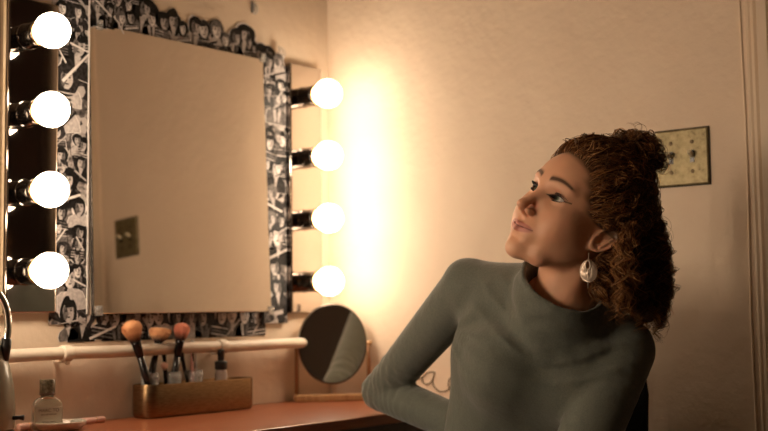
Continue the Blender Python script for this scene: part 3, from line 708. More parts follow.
# collar: a soft standing tube round the neck, cut by a slanting plane
cA, cB, cC = pc(516, 262, 2.03), pc(601, 292, 2.03), pc(553, 302, 1.965)
pn = np.cross(cB-cA, cC-cA); pn /= np.linalg.norm(pn)
if pn[1] < 0: pn = -pn
cc = (cA+cB)/2; nk = h2c((0, .03, -.075))
plane = ((P-cC.astype(np.float32))@pn.astype(np.float32))
nc0 = pc(556, 325, 2.055); nc1 = (cA+cB)/2+pn*.05-np.array([.006, 0, 0])
ro = .073
cz = rc(P, nc0, nc1, ro+.004, ro-.001)+.0012*np.sin(P[..., 1]*190+2*np.sin(P[..., 0]*40))
d = smin(d, cz, .020)
bulge = np.exp(-(plane/.006)**2)*.0018
d = d-bulge
d = smax(d, plane, .004)
hole = rc(P, nc0-pn*.02, nc1+pn*.03, ro-.007, ro-.006)
hole = np.maximum(hole, -(plane+.05))
d = smax(d, -hole, .004)
# hem and cuffs
hemP = w2c((hw_[0], hw_[1], hw_[2]+.02)); up_c = (np.linalg.inv(C2W)[:3, :3] @ np.array([0, 0, 1.]))
d = smax(d, -((P-hemP.astype(np.float32))@up_c.astype(np.float32)), .004)
p, q = surf(d, lo, s); p = relax(p, q, 2, .5)
m_sweater = nmat('grey_green_knit', (.100, .130, .115), .88, Sheen_Weight=.35, Sheen_Roughness=.5)
n1 = noise(m_sweater, 420, 3, .7); n2 = noise(m_sweater, 9, 3, .5)
r_ = ramp(m_sweater, n1.outputs[0], [(.3, (.094, .106, .086)), (.7, (.142, .155, .128))]); lk(m_sweater, r_.outputs[0], BS(m_sweater).inputs['Base Color'])
n3 = noise(m_sweater, 26, 4, .55, stretch=(1, 1, 1)); b1 = bump(m_sweater, n3.outputs[0], .6, .006); bump(m_sweater, n1.outputs[0], .5, .0006, b1)
person = empty('person', (hw_[0], hw_[1], 0), 'person in a grey green sweater with curly auburn hair, seated, looking up at the bulbs', 'person')
link('sweater', npmesh('sweater', toworld(p), q), m_sweater, person, smooth=True)
del P, d, d0, aR, aL, fR, tR, cz, hole, plane, near, q_, bulge

# ---- head, in its own frame
s = .00125; lo = (-.090, -.128, -.165); hi = (.094, .135, .130)
P = grid(lo, hi, s); X = np.abs(P[..., 0]); PA = P.copy(); PA[..., 0] = X
d = ell(P, (0, .014, .028), (.0735, .099, .084))
d = smin(d, ell(P, (0, -.028, -.030), (.0590, .0625, .082)), .030)
d = smin(d, ell(P, (0, -.045, .030), (.056, .046, .050)), .025)             # forehead
d = smin(d, rc(PA, (.052, .006, -.058), (.034, -.050, -.096), .015, .014), .026)  # jaw
d = smin(d, rc(PA, (.030, -.052, -.098), (.004, -.073, -.104), .013, .0140), .020)
d = smin(d, ell(P, (0, -.0765, -.1040), (.016, .0140, .0145)), .018)         # chin
d = smin(d, ell(PA, (.043, -.052, -.030), (.021, .024, .019)), .022)         # cheekbone
d = smin(d, ell(PA, (.048, -.028, -.046), (.020, .036, .034)), .024)
d = smin(d, ell(PA, (.033, -.060, -.056), (.020, .020, .024)), .022)         # cheek
d = smin(d, rc(PA, (.012, -.083, .021), (.046, -.072, .023), .0065, .005), .014)  # brow
d = smin(d, ell(P, (0, -.080, -.070), (.029, .0165, .021)), .016)            # muzzle
d = smax(d, -ell(PA, (.031, -.0975, -.003), (.0165, .0200, .0125)), .014)     # eye sockets
d = smin(d, rc(P, (0, -.0825, .010), (0, -.1065, -.030), .0064, .0076), .011) # nose
d = smin(d, ell(P, (0, -.1125, -.0365), (.0088, .0090, .0080)), .007)
d = smin(d, ell(PA, (.0115, -.0985, -.0420), (.0056, .0092, .0062)), .004)
d = smin(d, rc(P, (0, -.109, -.042), (0, -.093, -.0515), .0042, .004), .006)
d = smax(d, -ell(PA, (.0060, -.1020, -.0488), (.0026, .0055, .0034)), .0020)
# lids round the eyeball, then the almond opening
eye = np.array((.031, -.0655, -.001)); 
d = smin(d, ell(PA, eye, (.0152, .0142, .0132)), .006)
ex = (PA[..., 0]-eye[0])/.0150; zc = eye[2]+.0004+.0014*ex
almond = np.abs(PA[..., 2]-zc)-.0046*np.clip(1-ex*ex, -1, 1)
almond = np.maximum(almond*.9, PA[..., 1]+.064)
d = smax(d, -almond, .0012)
crease = ell(PA, (.031, -.0785, .0085), (.014, .0040, .0010)); d = smax(d, -crease, .002)
# lips
d = smin(d, rc(PA, (0, -.0985, -.0650), (.0285, -.0770, -.0665), .0040, .0014), .0035)
d = smin(d, rc(PA, (0, -.0960, -.0768), (.0245, -.0785, -.0700), .0056, .0018), .0035)
d = smax(d, -rc(PA, (0, -.1045, -.0708), (.0300, -.0775, -.0672), .0013, .0009), .0014)
d = smax(d, -ell(P, (0, -.0995, -.0575), (.0028, .0040, .0058)), .004)
d = smax(d, -ell(P, (0, -.0975, -.0885), (.016, .0060, .0035)), .010)
# ears
er = np.radians(-30.); Re = np.array([[math.cos(.45), math.sin(.45), 0], [-math.sin(.45), math.cos(.45), 0], [0, 0, 1]])
rx = np.array([[1, 0, 0], [0, math.cos(er), -math.sin(er)], [0, math.sin(er), math.cos(er)]]); Re = Re@rx
EA = np.array((.0790, .014, -.020))
def eo(a, b, c): return EA+Re@np.array((a, b, c))
ear = ell(PA, EA, (.0050, .0165, .0265), Re)
ear = smin(ear, ell(PA, eo(-.001, -.004, -.0250), (.0045, .0082, .0092), Re), .005)
q2 = (PA-EA.astype(np.float32))@Re.astype(np.float32)
rimd = np.sqrt((np.sqrt((q2[..., 1]/1.0)**2+(q2[..., 2]/1.62)**2)-.0153)**2+(q2[..., 0]-.0046)**2)-.0024
ear = smax(ear, -ell(PA, eo(.0060, -.001, .004), (.0060, .0125, .0190), Re), .002)
ear = smin(ear, rimd, .003)
ear = smin(ear, rc(PA, eo(.0030, .007, .012), eo(.0035, .0075, -.012), .0024, .0024), .003)
ear = smax(ear, -ell(PA, eo(.0040, -.004, -.006), (.0085, .0065, .0085), Re), .002)
ear = smin(ear, rc(PA, eo(.001, -.0125, -.003), eo(.002, -.0115, -.010), .0040, .0034), .003)
d = smin(d, ell(PA, EA+np.array((-.016, -.004, -.002)), (.013, .015, .021)), .010)
d = smin(d, ear, .004)
# neck
n0 = np.array((0, .030, -.055)); n1_ = c2h(neckB); dirn = (n1_-n0)/np.linalg.norm(n1_-n0)
d = smin(d, rc(P, n0, n1_, .0500, .0530), .022)
cA_, cB_ = c2h(pc(530, 300, 2.0)), c2h(pc(556, 312, 1.99))
d = smin(d, rc(P, (.052, .028, -.050), c2h(pc(556, 318, 2.005)), .010, .0075), .018)   # neck cord
p, q = surf(d, lo, s); p = relax(p, q, 1, .4); hv = p.copy()
# tint: skin, lips, make-up the face wears, and the shaded lip parting
def sm(a, b, x): t = np.clip((x-a)/(b-a), 0, 1); return t*t*(3-2*t)
skin = np.array((.74, .405, .255)); colr = np.repeat(skin[None], len(p), 0)
ax_ = np.abs(p[:, 0])
def mixc(c, k): 
    global colr
    colr = colr*(1-k[:, None])+np.array(c)*k[:, None]
mixc((.60, .24, .16), .45*np.exp(-(((ax_-.045)/.018)**2+((p[:, 1]+.06)/.03)**2+((p[:, 2]+.035)/.02)**2)))
mixc((.66, .31, .20), .3*np.exp(-((ax_/.012)**2+((p[:, 1]+.112)/.012)**2+((p[:, 2]+.04)/.012)**2)))
lipz = p[:, 2]+.0708-.0036*(ax_/.03)
kl = (p[:, 1] < -.070)*(1-sm(.85, 1.1, np.sqrt((ax_/.0300)**2+(np.where(lipz > 0, lipz/.0082, lipz/.0098))**2)))
mixc((.50, .165, .135), .85*kl)
mixc((.16, .04, .035), np.exp(-(lipz/.0010)**2)*(ax_ < .030)*(p[:, 1] < -.070)*.9)  # shade between the lips put into the colour
exx = (ax_-.031)/.0150; zz = p[:, 2]-(-.0006+.0014*exx); edge = np.abs(zz)-.0046*np.clip(1-exx*exx, -1, 1)
front = (p[:, 1] < -.060)
mixc((.30, .13, .085), .55*front*np.exp(-(((ax_-.033)/.017)**2+((p[:, 2]-.008)/.0075)**2)))
mixc((.022, .012, .010), front*(zz > -.0005)*(1-sm(.0010, .0030, edge))*(np.abs(exx) < 1.2))
mixc((.022, .012, .010), (p[:, 1] < -.050)*np.exp(-((zz-.0035*(exx-1))/.0011)**2)*(exx > .9)*(exx < 1.6))
mixc((.20, .09, .07), .7*front*(zz <= 0)*(1-sm(.0003, .0014, edge))*(np.abs(exx) < 1.1))
bz = p[:, 2]-(.0245+.0045*np.sin(np.clip((ax_-.012)/.044, 0, 1)*3.3)); kb = (p[:, 1] < -.052)*sm(.009, .014, ax_)*(1-sm(.050, .057, ax_))*np.exp(-(bz/(.0044-.0022*np.clip((ax_-.012)/.044, 0, 1)))**2)
mixc((.060, .026, .014), np.clip(kb*1.3, 0, 1)*.95)
# scalp tone where the hair grows
def hairline(p):
    ax = np.abs(p[..., 0]); y = p[..., 1]; z = p[..., 2]
    b = np.interp(z, [-.080, -.078, -.030, -.012, -.006, .001, .021, .044, .066, .074, .084, .10], [.2, .040, .034, .026, -.004, -.026, -.045, -.053, -.058, -.068, -.085, -.12])
    return (y-b+.003)*.8
mixc((.16, .085, .045), sm(-.010, .008, hairline(p)+.002*np.sin(p[:, 2]*300)))
m_skin = bpy.data.materials.new('skin'); m_skin.use_nodes = True; b = BS(m_skin)
a_ = nd(m_skin, 'ShaderNodeVertexColor', layer_name='tone'); lk(m_skin, a_.outputs[0], b.inputs['Base Color'])
b.inputs['Roughness'].default_value = .50; b.inputs['Subsurface Weight'].default_value = .25; b.inputs['Subsurface Radius'].default_value = (.012, .005, .003); b.inputs['Subsurface Scale'].default_value = .5
nn = noise(m_skin, 900, 2); bump(m_skin, nn.outputs[0], .12, .0006)
hp, hq = h2c(p), q
del P, PA, X, d, ear, q2, rimd, almond, ex, zc, crease
# ---- the body under the clothes, with the hands
s = .006; lo = (-.12, -1.02, -2.56); hi = (.62, -.05, -1.42)
lo = np.array(lo); P = grid(lo, hi, s)
d = torso(P, -.012); d = smin(d, rc(P, shR, elR, .040, .031), .02); d = smin(d, rc(P, elR, wrR, .032, .021), .01)
d = smin(d, rc(P, shL, elL, .044, .034), .02); d = smin(d, rc(P, elL, wrL, .034, .021), .01)
d = smin(d, rc(P, neckB+np.array([0, -.02, 0]), h2c(n0), .050, .047), .02)
plane = (P-(h2c((0, .03, -.09))).astype(np.float32))@HU.astype(np.float32); d = smax(d, plane, .004)
for h_, k_, a_n in legs:
    d = smin(d, rc(P, h_, k_, .068, .048), .03); d = smin(d, rc(P, k_, a_n, .048, .034), .02)
p1, q1 = surf(d, lo, s); p1 = relax(p1, q1, 1)
del P, d, plane
def hand(wr, dirv, palm_n, sgn):
    dirv = dirv/np.linalg.norm(dirv); palm_n = palm_n-dirv*(palm_n@dirv); palm_n /= np.linalg.norm(palm_n); sd = np.cross(dirv, palm_n)*sgn
    s = .0028; lo = wr-.13; hi = wr+.16+dirv*.06; lo = np.minimum(lo, wr+dirv*.06-.13); P = grid(lo, hi, s)
    d = rc(P, wr-dirv*.03, wr+dirv*.01, .024, .023)
    for k, (off, L) in enumerate(((-.030, .068), (-.010, .076), (.010, .071), (.029, .056))):
        kn = wr+dirv*(.085-.004*abs(k-1))+sd*off; d = smin(d, rc(P, wr+sd*off*.5+dirv*.01, kn, .0145, .0105), .012)
        a = kn; ang = .35+.06*k
        for f_, r0, r1 in ((.45, .0095, .0085), (.30, .0085, .0078), (.25, .0078, .0066)):
            v = dirv*math.cos(ang)+palm_n*math.sin(ang); b = a+v*L*f_; d = np.minimum(d, rc(P, a, b, r0, r1)); a = b; ang += .32
    a = wr+dirv*.022-sd*.022; b = a+dirv*.030-sd*.026+palm_n*.008; c = b+dirv*.030-sd*.006+palm_n*.010; e = c+dirv*.022+palm_n*.008
    d = smin(d, rc(P, a, b, .0145, .0115), .008); d = np.minimum(d, rc(P, b, c, .0110, .0095)); d = np.minimum(d, rc(P, c, e, .0095, .0078))
    p, q = surf(d, lo, s); return relax(p, q, 1), q
down_c = -up_c
hA = hand(wrR+(wrR-elR)/np.linalg.norm(wrR-elR)*.012, wrR-elR, down_c+np.array([0, 0, -.3]), 1)
hB_ = hand(wrL+(wrL-elL)/np.linalg.norm(wrL-elL)*.012, wrL-elL, down_c+np.array([0, 0, -.3]), -1)
ps, qs, cs, off = [], [], [], 0
for (pp, qq), cl in (((hp, hq), colr), ((p1, q1), None), (hA, None), (hB_, None)):
    ps.append(pp); qs.append(qq+off); off += len(pp); cs.append(cl if cl is not None else np.repeat(skin[None], len(pp), 0))
link('body', npmesh('body', toworld(np.vstack(ps)), np.vstack(qs), np.vstack(cs)), m_skin, person, smooth=True)
# ---- trousers and shoes
s = .006; lo = np.array((-.12, -1.02, -2.56)); P = grid(lo, hi_ if False else (.62, -.30, -1.42), s)
g = .004; d = ell(P, pc(540, 520, 2.17), (.165, .13, .11)); d = smin(d, ell(P, w2c(hw_), (.17, .10, .11)), .03)
for h_, k_, a_n in legs:
    d = smin(d, rc(P, h_, k_, .080, .058), .03); d = smin(d, rc(P, k_, a_n+up_c*.04, .058, .045), .02)
d = smax(d, (P-hemP.astype(np.float32)-(up_c*.035).astype(np.float32))@up_c.astype(np.float32), .004)
p, q = surf(d, lo, s); link('trousers', npmesh('trousers', toworld(relax(p, q, 1)), q), nmat('dark_denim', (.02, .022, .03), .85), person, smooth=True)
del P, d
fc = w2c(hw_+fwd_w)-w2c(hw_)
for h_, k_, a_n in legs:
    aw = toworld(a_n[None])[0]; s = .004
    lo = aw-np.array([.22, .22, .095]); hi = aw+np.array([.22, .22, .10]); P = grid(lo, hi, s)
    toe = aw+fwd_w*.15; toe[2] = .040; hl = aw-fwd_w*.035; hl[2] = .042
    d = smin(rc(P, hl, toe, .038, .036), rc(P, (aw[0], aw[1], .16), (aw[0], aw[1], .05), .044, .040), .02); d = smax(d, .004-P[..., 2], .003)
    p, q = surf(d, lo, s); link('shoe', npmesh('shoe', p, q), M['black'], person, smooth=True)

# ---- eyes
m_eye = nmat('eye_white', (.72, .68, .64), .12); b = BS(m_eye)
tc = nd(m_eye, 'ShaderNodeTexCoord'); ln = nd(m_eye, 'ShaderNodeVectorMath', operation='DISTANCE'); lk(m_eye, tc.outputs['Object'], ln.inputs[0]); ln.inputs[1].default_value = (0, 0, .0122)
r_ = ramp(m_eye, ln.outputs['Value'], [(.0, (.006, .005, .005)), (.0026, (.006, .005, .005)), (.0030, (.10, .13, .09)), (.0056, (.07, .09, .07)), (.0061, (.03, .03, .028)), (.0068, (.70, .66, .62))])
r_.color_ramp.interpolation = 'LINEAR'; lk(m_eye, r_.outputs[0], b.inputs['Base Color'])
gaze = np.array((-.16, -1, .05))
for sx in (-1, 1):
    c = h2c(eye*np.array((sx, 1, 1))); gdir = HR@(gaze/np.linalg.norm(gaze)); cw = toworld(c[None])[0]; gw = C2W[:3, :3]@gdir
    bm = bmesh.new(); sphere(bm, (0, 0, 0), .0123, 40, 28); o = obj('eye', bm, m_eye, None, smooth=True); o.parent = person
    o.matrix_basis = Matrix.Translation(-Vector(person.location)) @ frame_to(cw, cw+gw)

# ---- strands
def tubes(paths, rad, sides=3, cols=None):
    """paths (n,m,3), rad (n,) or (n,m) -> verts, quads, colours"""
    n, m, _ = paths.shape; T = np.gradient(paths, axis=1); T /= np.linalg.norm(T, axis=2, keepdims=True)+1e-12
    ref = np.array([.31, .57, .76]); A = np.cross(T, ref); A /= np.linalg.norm(A, axis=2, keepdims=True)+1e-12; B = np.cross(T, A)
    rad = np.broadcast_to(rad if np.ndim(rad) == 2 else np.asarray(rad)[:, None], (n, m))
    tp = np.minimum(1, np.minimum((np.arange(m)[::-1]+.6)/(m*.18), 1)); rad = rad*tp[None]
    V = np.stack([paths+rad[..., None]*(A*math.cos(2*math.pi*k/sides)+B*math.sin(2*math.pi*k/sides)) for k in range(sides)], 2)
    idx = np.arange(n*m*sides).reshape(n, m, sides); a = idx[:, :-1]; b = idx[:, 1:]
    Q = np.stack([a, np.roll(a, -1, 2), np.roll(b, -1, 2), b], -1).reshape(-1, 4)
    C = None if cols is None else np.repeat(cols, m*sides, 0)
    return V.reshape(-1, 3), Q, C
def smooth_noise(n, m, k, rng):
    c = rng.randn(n, k, 3); t = np.linspace(0, k-1.001, m); i = t.astype(int); f = t-i; f = f*f*(3-2*f)
    return c[:, i]*(1-f)[None, :, None]+c[:, np.minimum(i+1, k-1)]*f[None, :, None]
rng = np.random.RandomState(5)
pal = np.array([(.055, .024, .012), (.12, .052, .022), (.21, .094, .038), (.34, .160, .064), (.50, .25, .105), (.64, .36, .17)])
def pick(n, w_): 
    c = pal[rng.choice(len(pal), n, p=np.array(w_)/np.sum(w_))]; return c*rng.uniform(.75, 1.25, (n, 1))
VS, QS, CS = [], [], []; off = 0
def add(paths, rad, cols, sides=3):
    global off
    v, q, c = tubes(paths, rad, sides, cols); VS.append(v); QS.append(q+off); CS.append(c); off += len(v)
tie = c2h(pc(637, 186, 2.03))                     # where the top hair is gathered, in head frame
bunC = c2h(pc(632, 157, 2.03))
# scalp surface to lay strands on: ellipsoid of the skull
EC = np.array((0, .014, .028)); ER = np.array((.0735, .099, .084))
def on_skull(p, lift): 
    q = (p-EC)/ER; n_ = np.linalg.norm(q, axis=-1, keepdims=True); u = q/n_; nr = u/ER; nr /= np.linalg.norm(nr, axis=-1, keepdims=True)
    return EC+u*ER+nr*lift[..., None]
# 1 scalp strands sweeping to the tie
cand = rng.randn(60000, 3); cand /= np.linalg.norm(cand, axis=1, keepdims=True); cand = EC+cand*ER
hl_ = hairline(cand); cand = cand[hl_ > 0]; edgew = hairline(cand); 
keep = rng.rand(len(cand)) < np.where(edgew < .012, 1., .35); roots = cand[keep][:3600]
n = len(roots); m = 34; t = np.linspace(0, 1, m)
tgt = tie+rng.randn(n, 3)*np.array((.012, .010, .012))
low = (roots[:, 2] < -.005)
path = roots[:, None]*(1-t)[None, :, None]+tgt[:, None]*t[None, :, None]
lift = (.0015+(rng.uniform(.002, .017, (n, 1))+.012*np.clip((roots[:, 2:3]-.02)/.05, 0, 1))*np.sin(np.pi*np.clip(t*1.1, 0, 1))[None]**.55)
sk = on_skull(path, lift); w_ = np.clip((t-.72)/.28, 0, 1)[None, :, None]; path = sk*(1-w_)+(tgt[:, None]+(path-tgt[:, None])*.6)*w_
ph = rng.uniform(0, 6.28, (n, 1)); am = rng.uniform(.0018, .0075, (n, 1))*np.sin(np.pi*t)[None]**.5*np.clip(t*5, 0, 1)[None]
side = np.cross(np.gradient(path, axis=1), path-EC); side /= np.linalg.norm(side, axis=2, keepdims=True)+1e-9
fr = rng.uniform(6, 17, (n, 1))
path = path+side*(am*np.sin(t[None]*fr*2+ph))[..., None]+smooth_noise(n, m, 6, rng)*.0016*np.clip(t*4, 0, 1)[None, :, None]
add(h2c(path), rng.uniform(.00035, .0008, n), pick(n, (3, 4, 4, 2.5, 1.2, .4)))
# 2 curls: ringlets around guide lines
def ringlets(guides, nper, spread, rad_c, pitch, rad, w_, noise_a=.004, m=70, grow=True):
    G = np.repeat(guides, nper, 0); n = len(G)
    tt = np.linspace(0, 1, m); gi = np.linspace(0, G.shape[1]-1, m); i0 = np.clip(gi.astype(int), 0, G.shape[1]-2); f = gi-i0
    path = G[:, i0]*(1-f)[None, :, None]+G[:, i0+1]*f[None, :, None]
    T = np.gradient(path, axis=1); L = np.cumsum(np.linalg.norm(T, axis=2), 1); T /= np.linalg.norm(T, axis=2, keepdims=True)+1e-9
    A = np.cross(T, [.2, .3, .93]); A /= np.linalg.norm(A, axis=2, keepdims=True)+1e-9; B = np.cross(T, A)
    k = len(guides); pt = np.repeat(rng.uniform(pitch*.7, pitch*1.4, (k, 1)), nper, 0); p0 = np.repeat(rng.uniform(0, 6.28, (k, 1)), nper, 0)+rng.randn(n, 1)*.28
    hand_ = np.repeat(rng.choice((-1, 1), (k, 1)), nper, 0); rc_ = np.repeat(rng.uniform(rad_c*.6, rad_c*1.3, (k, 1)), nper, 0)*rng.uniform(.82, 1.15, (n, 1))
    amp = rc_*(np.clip(tt*4, .15, 1)[None] if grow else 1)
    a = p0+hand_*L/pt*2*np.pi
    path = path+A*(amp*np.cos(a))[..., None]+B*(amp*np.sin(a))[..., None]+rng.randn(n, 1, 3)*spread+smooth_noise(n, m, 7, rng)*noise_a
    add(path, rng.uniform(rad*.6, rad*1.3, n), pick(n, w_))
# bun
k = 170; th = rng.randn(k, 3); th /= np.linalg.norm(th, axis=1, keepdims=True)
bc = h2c(bunC); gl_ = []
for i in range(k):
    ax = np.cross(th[i], rng.randn(3)); ax /= np.linalg.norm(ax); R0 = rng.uniform(.020, .055); a0 = rng.uniform(0, 6.28); span = rng.uniform(1.2, 3.2)
    a = np.linspace(a0, a0+span, 14); b_ = np.cross(ax, th[i]); b_ /= np.linalg.norm(b_)
    gl_.append(bc+np.array((1.0, .86, 1.0))*(R0*(np.cos(a)[:, None]*th[i]+np.sin(a)[:, None]*b_)))
ringlets(np.array(gl_), 8, .0013, .0060, .024, .00065, (4, 4, 3, 2, .8, .2), .003, 50, False)
# springy curls lying over the crown between hairline and bun
gl_ = []
cr = roots[(roots[:, 2] > .045) | (roots[:, 1] > -.02)]; cr = cr[cr[:, 2] > .0][:150]
for r0 in cr:
    tt_ = np.linspace(.05, rng.uniform(.5, 1.0), 18)[:, None]; pth = r0*(1-tt_)+(tie+rng.randn(3)*.02)*tt_
    gl_.append(h2c(on_skull(pth, (.009+.016*rng.rand()*np.sin(np.pi*np.clip(tt_[:, 0], 0, 1))+.006*rng.rand()))))
ringlets(np.array(gl_), 8, .0012, .0062, .026, .00058, (2, 3, 3.4, 3, 1.8, .7), .003, 60, False)
# hanging hair: from tie, back and behind the ear, down over the shoulder
def hang(n, top, bot, mid, jt, jb):
    out = []
    for i in range(n):
        a = np.array(top)+rng.uniform(-1, 1, 3)*jt; b_ = np.array(bot)+rng.uniform(-1, 1, 3)*jb; c_ = np.array(mid)+rng.uniform(-1, 1, 3)*(np.array(jt)+np.array(jb))*.5
        L = rng.uniform(.72, 1.0); t_ = np.linspace(0, L, 22)[:, None]; out.append(a*(1-t_)**2+2*c_*t_*(1-t_)+b_*t_**2)
    return out
gl_ = hang(62, pc(638, 192, 2.05), pc(645, 334, 2.04), pc(658, 250, 2.06), (.020, .014, .03), (.040, .025, .045))
gl_ += hang(60, pc(620, 205, 2.02), pc(622, 318, 1.98), pc(624, 260, 2.00), (.020, .018, .03), (.034, .022, .035))
gl_ += hang(40, pc(612, 240, 1.98), pc(606, 300, 1.955), pc(606, 270, 1.95), (.010, .010, .015), (.018, .020, .02))
gl_ += hang(30, pc(642, 200, 2.06), pc(654, 338, 2.05), pc(672, 270, 2.06), (.010, .010, .03), (.012, .016, .03))
ringlets(np.array(gl_), 13, .0012, .0105, .036, .00062, (5, 4.5, 3.2, 2.2, 1.3, .5), .0028, 90)
# loose lit curls
gl_ = hang(16, pc(628, 228, 1.95), pc(628, 306, 1.935), pc(616, 262, 1.93), (.016, .016, .01), (.022, .03, .01))
ringlets(np.array(gl_), 9, .0018, .0075, .034, .0006, (1, 2, 3, 4, 3, 1.5), .003, 80)
# flyaways: small loops standing off the crown and the outline
gl_ = []
for u, v, r_px in ((590, 143, 9), (606, 139, 5), (628, 131, 8), (641, 130, 7), (650, 141, 6), (615, 134, 4), (663, 168, 7), (668, 160, 5), (600, 142, 4), (636, 127, 5)):
    c = pc(u, v, 2.01); a = np.linspace(rng.uniform(2.5, 4.), rng.uniform(8, 9.5), 20); R0 = r_px/F*2.0
    for k_ in range(2): gl_.append(c+np.stack([R0*np.cos(a), R0*np.sin(a)*.9, np.linspace(-.01, .01, 20)], 1)+rng.randn(3)*.0012)
for u, v in zip(rng.uniform(655, 678, 12), rng.uniform(200, 330, 12)):
    c = pc(u-8, v, 2.05); a = np.linspace(0, rng.uniform(3, 6), 20); R0 = rng.uniform(.006, .012); gl_.append(c+np.stack([R0*np.sin(a)+.018*a/6, R0*np.cos(a)-.02*a/6, 0*a], 1))
G = np.array(gl_); add(np.stack([np.array(spline([Vector(x) for x in g_], 2)) for g_ in G]), rng.uniform(.00022, .0004, len(G)), pick(len(G), (1, 2, 3, 3, 1, 0)))
# wisps at the hairline
cand = rng.randn(20000, 3); cand /= np.linalg.norm(cand, axis=1, keepdims=True); cand = EC+cand*ER; hh = hairline(cand); cand = cand[(hh > -.004) & (hh < .003) & (cand[:, 1] < .03)][:220]
n = len(cand); t = np.linspace(0, 1, 12); dr = (tie-cand); dr /= np.linalg.norm(dr, axis=1, keepdims=True); Ls = rng.uniform(.012, .035, (n, 1))
path = cand[:, None]+dr[:, None]*(Ls*t[None])[..., None]; path = on_skull(path, (.001+.008*rng.rand(n, 1)*t[None])); path += smooth_noise(n, 12, 4, rng)*.0022*t[None, :, None]
add(h2c(path), rng.uniform(.00018, .0003, n), pick(n, (1, 2, 3, 2, 1, 0)))
m_hair = nmat('curly_hair', (.1, .05, .02), .38); a_ = nd(m_hair, 'ShaderNodeVertexColor', layer_name='tone'); lk(m_hair, a_.outputs[0], BS(m_hair).inputs['Base Color'])
BS(m_hair).inputs['Specular IOR Level'].default_value = .45; BS(m_hair).inputs['Specular Tint'].default_value = (.9, .6, .35, 1)
hair = link('hair', npmesh('hair', toworld(np.vstack(VS)), np.vstack(QS), np.vstack(CS)), m_hair, person, smooth=True)
# dense inner mass of the hair
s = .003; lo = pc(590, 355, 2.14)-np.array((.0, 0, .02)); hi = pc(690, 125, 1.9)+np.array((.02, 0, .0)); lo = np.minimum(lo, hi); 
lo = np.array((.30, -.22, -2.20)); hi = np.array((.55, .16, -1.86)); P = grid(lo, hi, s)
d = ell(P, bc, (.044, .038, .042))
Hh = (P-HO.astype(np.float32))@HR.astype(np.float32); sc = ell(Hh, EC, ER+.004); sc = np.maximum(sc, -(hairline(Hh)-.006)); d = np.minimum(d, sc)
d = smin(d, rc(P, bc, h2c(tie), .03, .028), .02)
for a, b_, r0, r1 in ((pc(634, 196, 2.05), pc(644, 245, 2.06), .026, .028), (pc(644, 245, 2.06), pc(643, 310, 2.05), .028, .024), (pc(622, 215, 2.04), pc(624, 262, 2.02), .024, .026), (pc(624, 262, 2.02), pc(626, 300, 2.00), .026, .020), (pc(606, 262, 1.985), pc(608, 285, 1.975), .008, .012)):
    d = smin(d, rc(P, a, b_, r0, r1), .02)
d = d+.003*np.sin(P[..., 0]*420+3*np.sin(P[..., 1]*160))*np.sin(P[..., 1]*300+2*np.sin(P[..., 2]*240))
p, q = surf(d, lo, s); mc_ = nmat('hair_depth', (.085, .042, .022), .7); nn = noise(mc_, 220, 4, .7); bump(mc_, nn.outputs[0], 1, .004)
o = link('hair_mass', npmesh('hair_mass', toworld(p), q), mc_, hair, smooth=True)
del P, d, Hh, sc

# ---- lashes and brows
VS, QS, CS = [], [], []; off = 0
for sx in (-1, 1):
    L_ = []; VS, QS, CS = [], [], []; off = 0
    for i in range(30):
        e = -1+2*i/29+rng.uniform(-.02, .02); x = eye[0]+.0148*e; z = eye[2]+.0004+.0014*e+.0046*(1-e*e); dx, dz = x-eye[0], z-eye[2]
        y = eye[1]-math.sqrt(max(.0143**2-dx*dx*.9-dz*dz, 1e-6)); ln_ = .0066+.003*e; t = np.linspace(0, 1, 7)[:, None]
        dirv = np.array((e*.9+.15, -1, .10)); dirv /= np.linalg.norm(dirv); a = np.array((x, y+.0004, z+.0006))
        L_.append((a+dirv*ln_*t+np.array((0, 0, 1))*ln_*.45*t**2)*np.array((sx, 1, 1)))
    for i in range(16):
        e = -.7+1.5*i/15; x = eye[0]+.0148*e; z = eye[2]+.0004+.0014*e-.0046*(1-e*e); dx, dz = x-eye[0], z-eye[2]
        y = eye[1]-math.sqrt(max(.0143**2-dx*dx*.9-dz*dz, 1e-6)); t = np.linspace(0, 1, 7)[:, None]; a = np.array((x, y, z))
        L_.append((a+np.array((e*.4, -.9, -.45))*.0042*t)*np.array((sx, 1, 1)))
    add(h2c(np.array(L_)), np.full(len(L_), .00034), np.tile([[.01, .006, .005]], (len(L_), 1)))
    link('eyelashes', npmesh('eyelashes', toworld(np.vstack(VS)), np.vstack(QS)), nmat('lash_black', (.008, .005, .004), .6), person)
# ---- earring
ep = h2c((.0775, .000, -.0535)); ew = toworld(ep[None])[0]; Vn = Vector(-FW); Vn.z = 0; Vn.normalize(); Vr = Vector((-Vn.y, Vn.x, 0))
pe = at(590, 252, 1.0); dep = -ep[2]
def ept(u, v, dd=0): return at(u, v, dep-.012+dd)
E0 = ept(588.5, 271); Vr = Vector(RT); Vu = Vector(UP); Vf = -Vector(FW); tw = .35; Va = (Vr*math.cos(tw)+Vf*math.sin(tw)); Vb = Va.cross(Vu)
ME = Matrix(((Va.x, Vu.x, Vb.x, E0.x), (Va.y, Vu.y, Vb.y, E0.y), (Va.z, Vu.z, Vb.z, E0.z), (0, 0, 0, 1)))
bm = bmesh.new(); rr_ = random.Random(3); rings = []
NR, NA = 9, 36; outer = []; 
def disc(a): return (.0150*math.cos(a), .0185*math.sin(a)*(1+.05*math.sin(a))-.001)
def inner(a): return (.0030*math.cos(a), .0060*math.sin(a)+.0095)
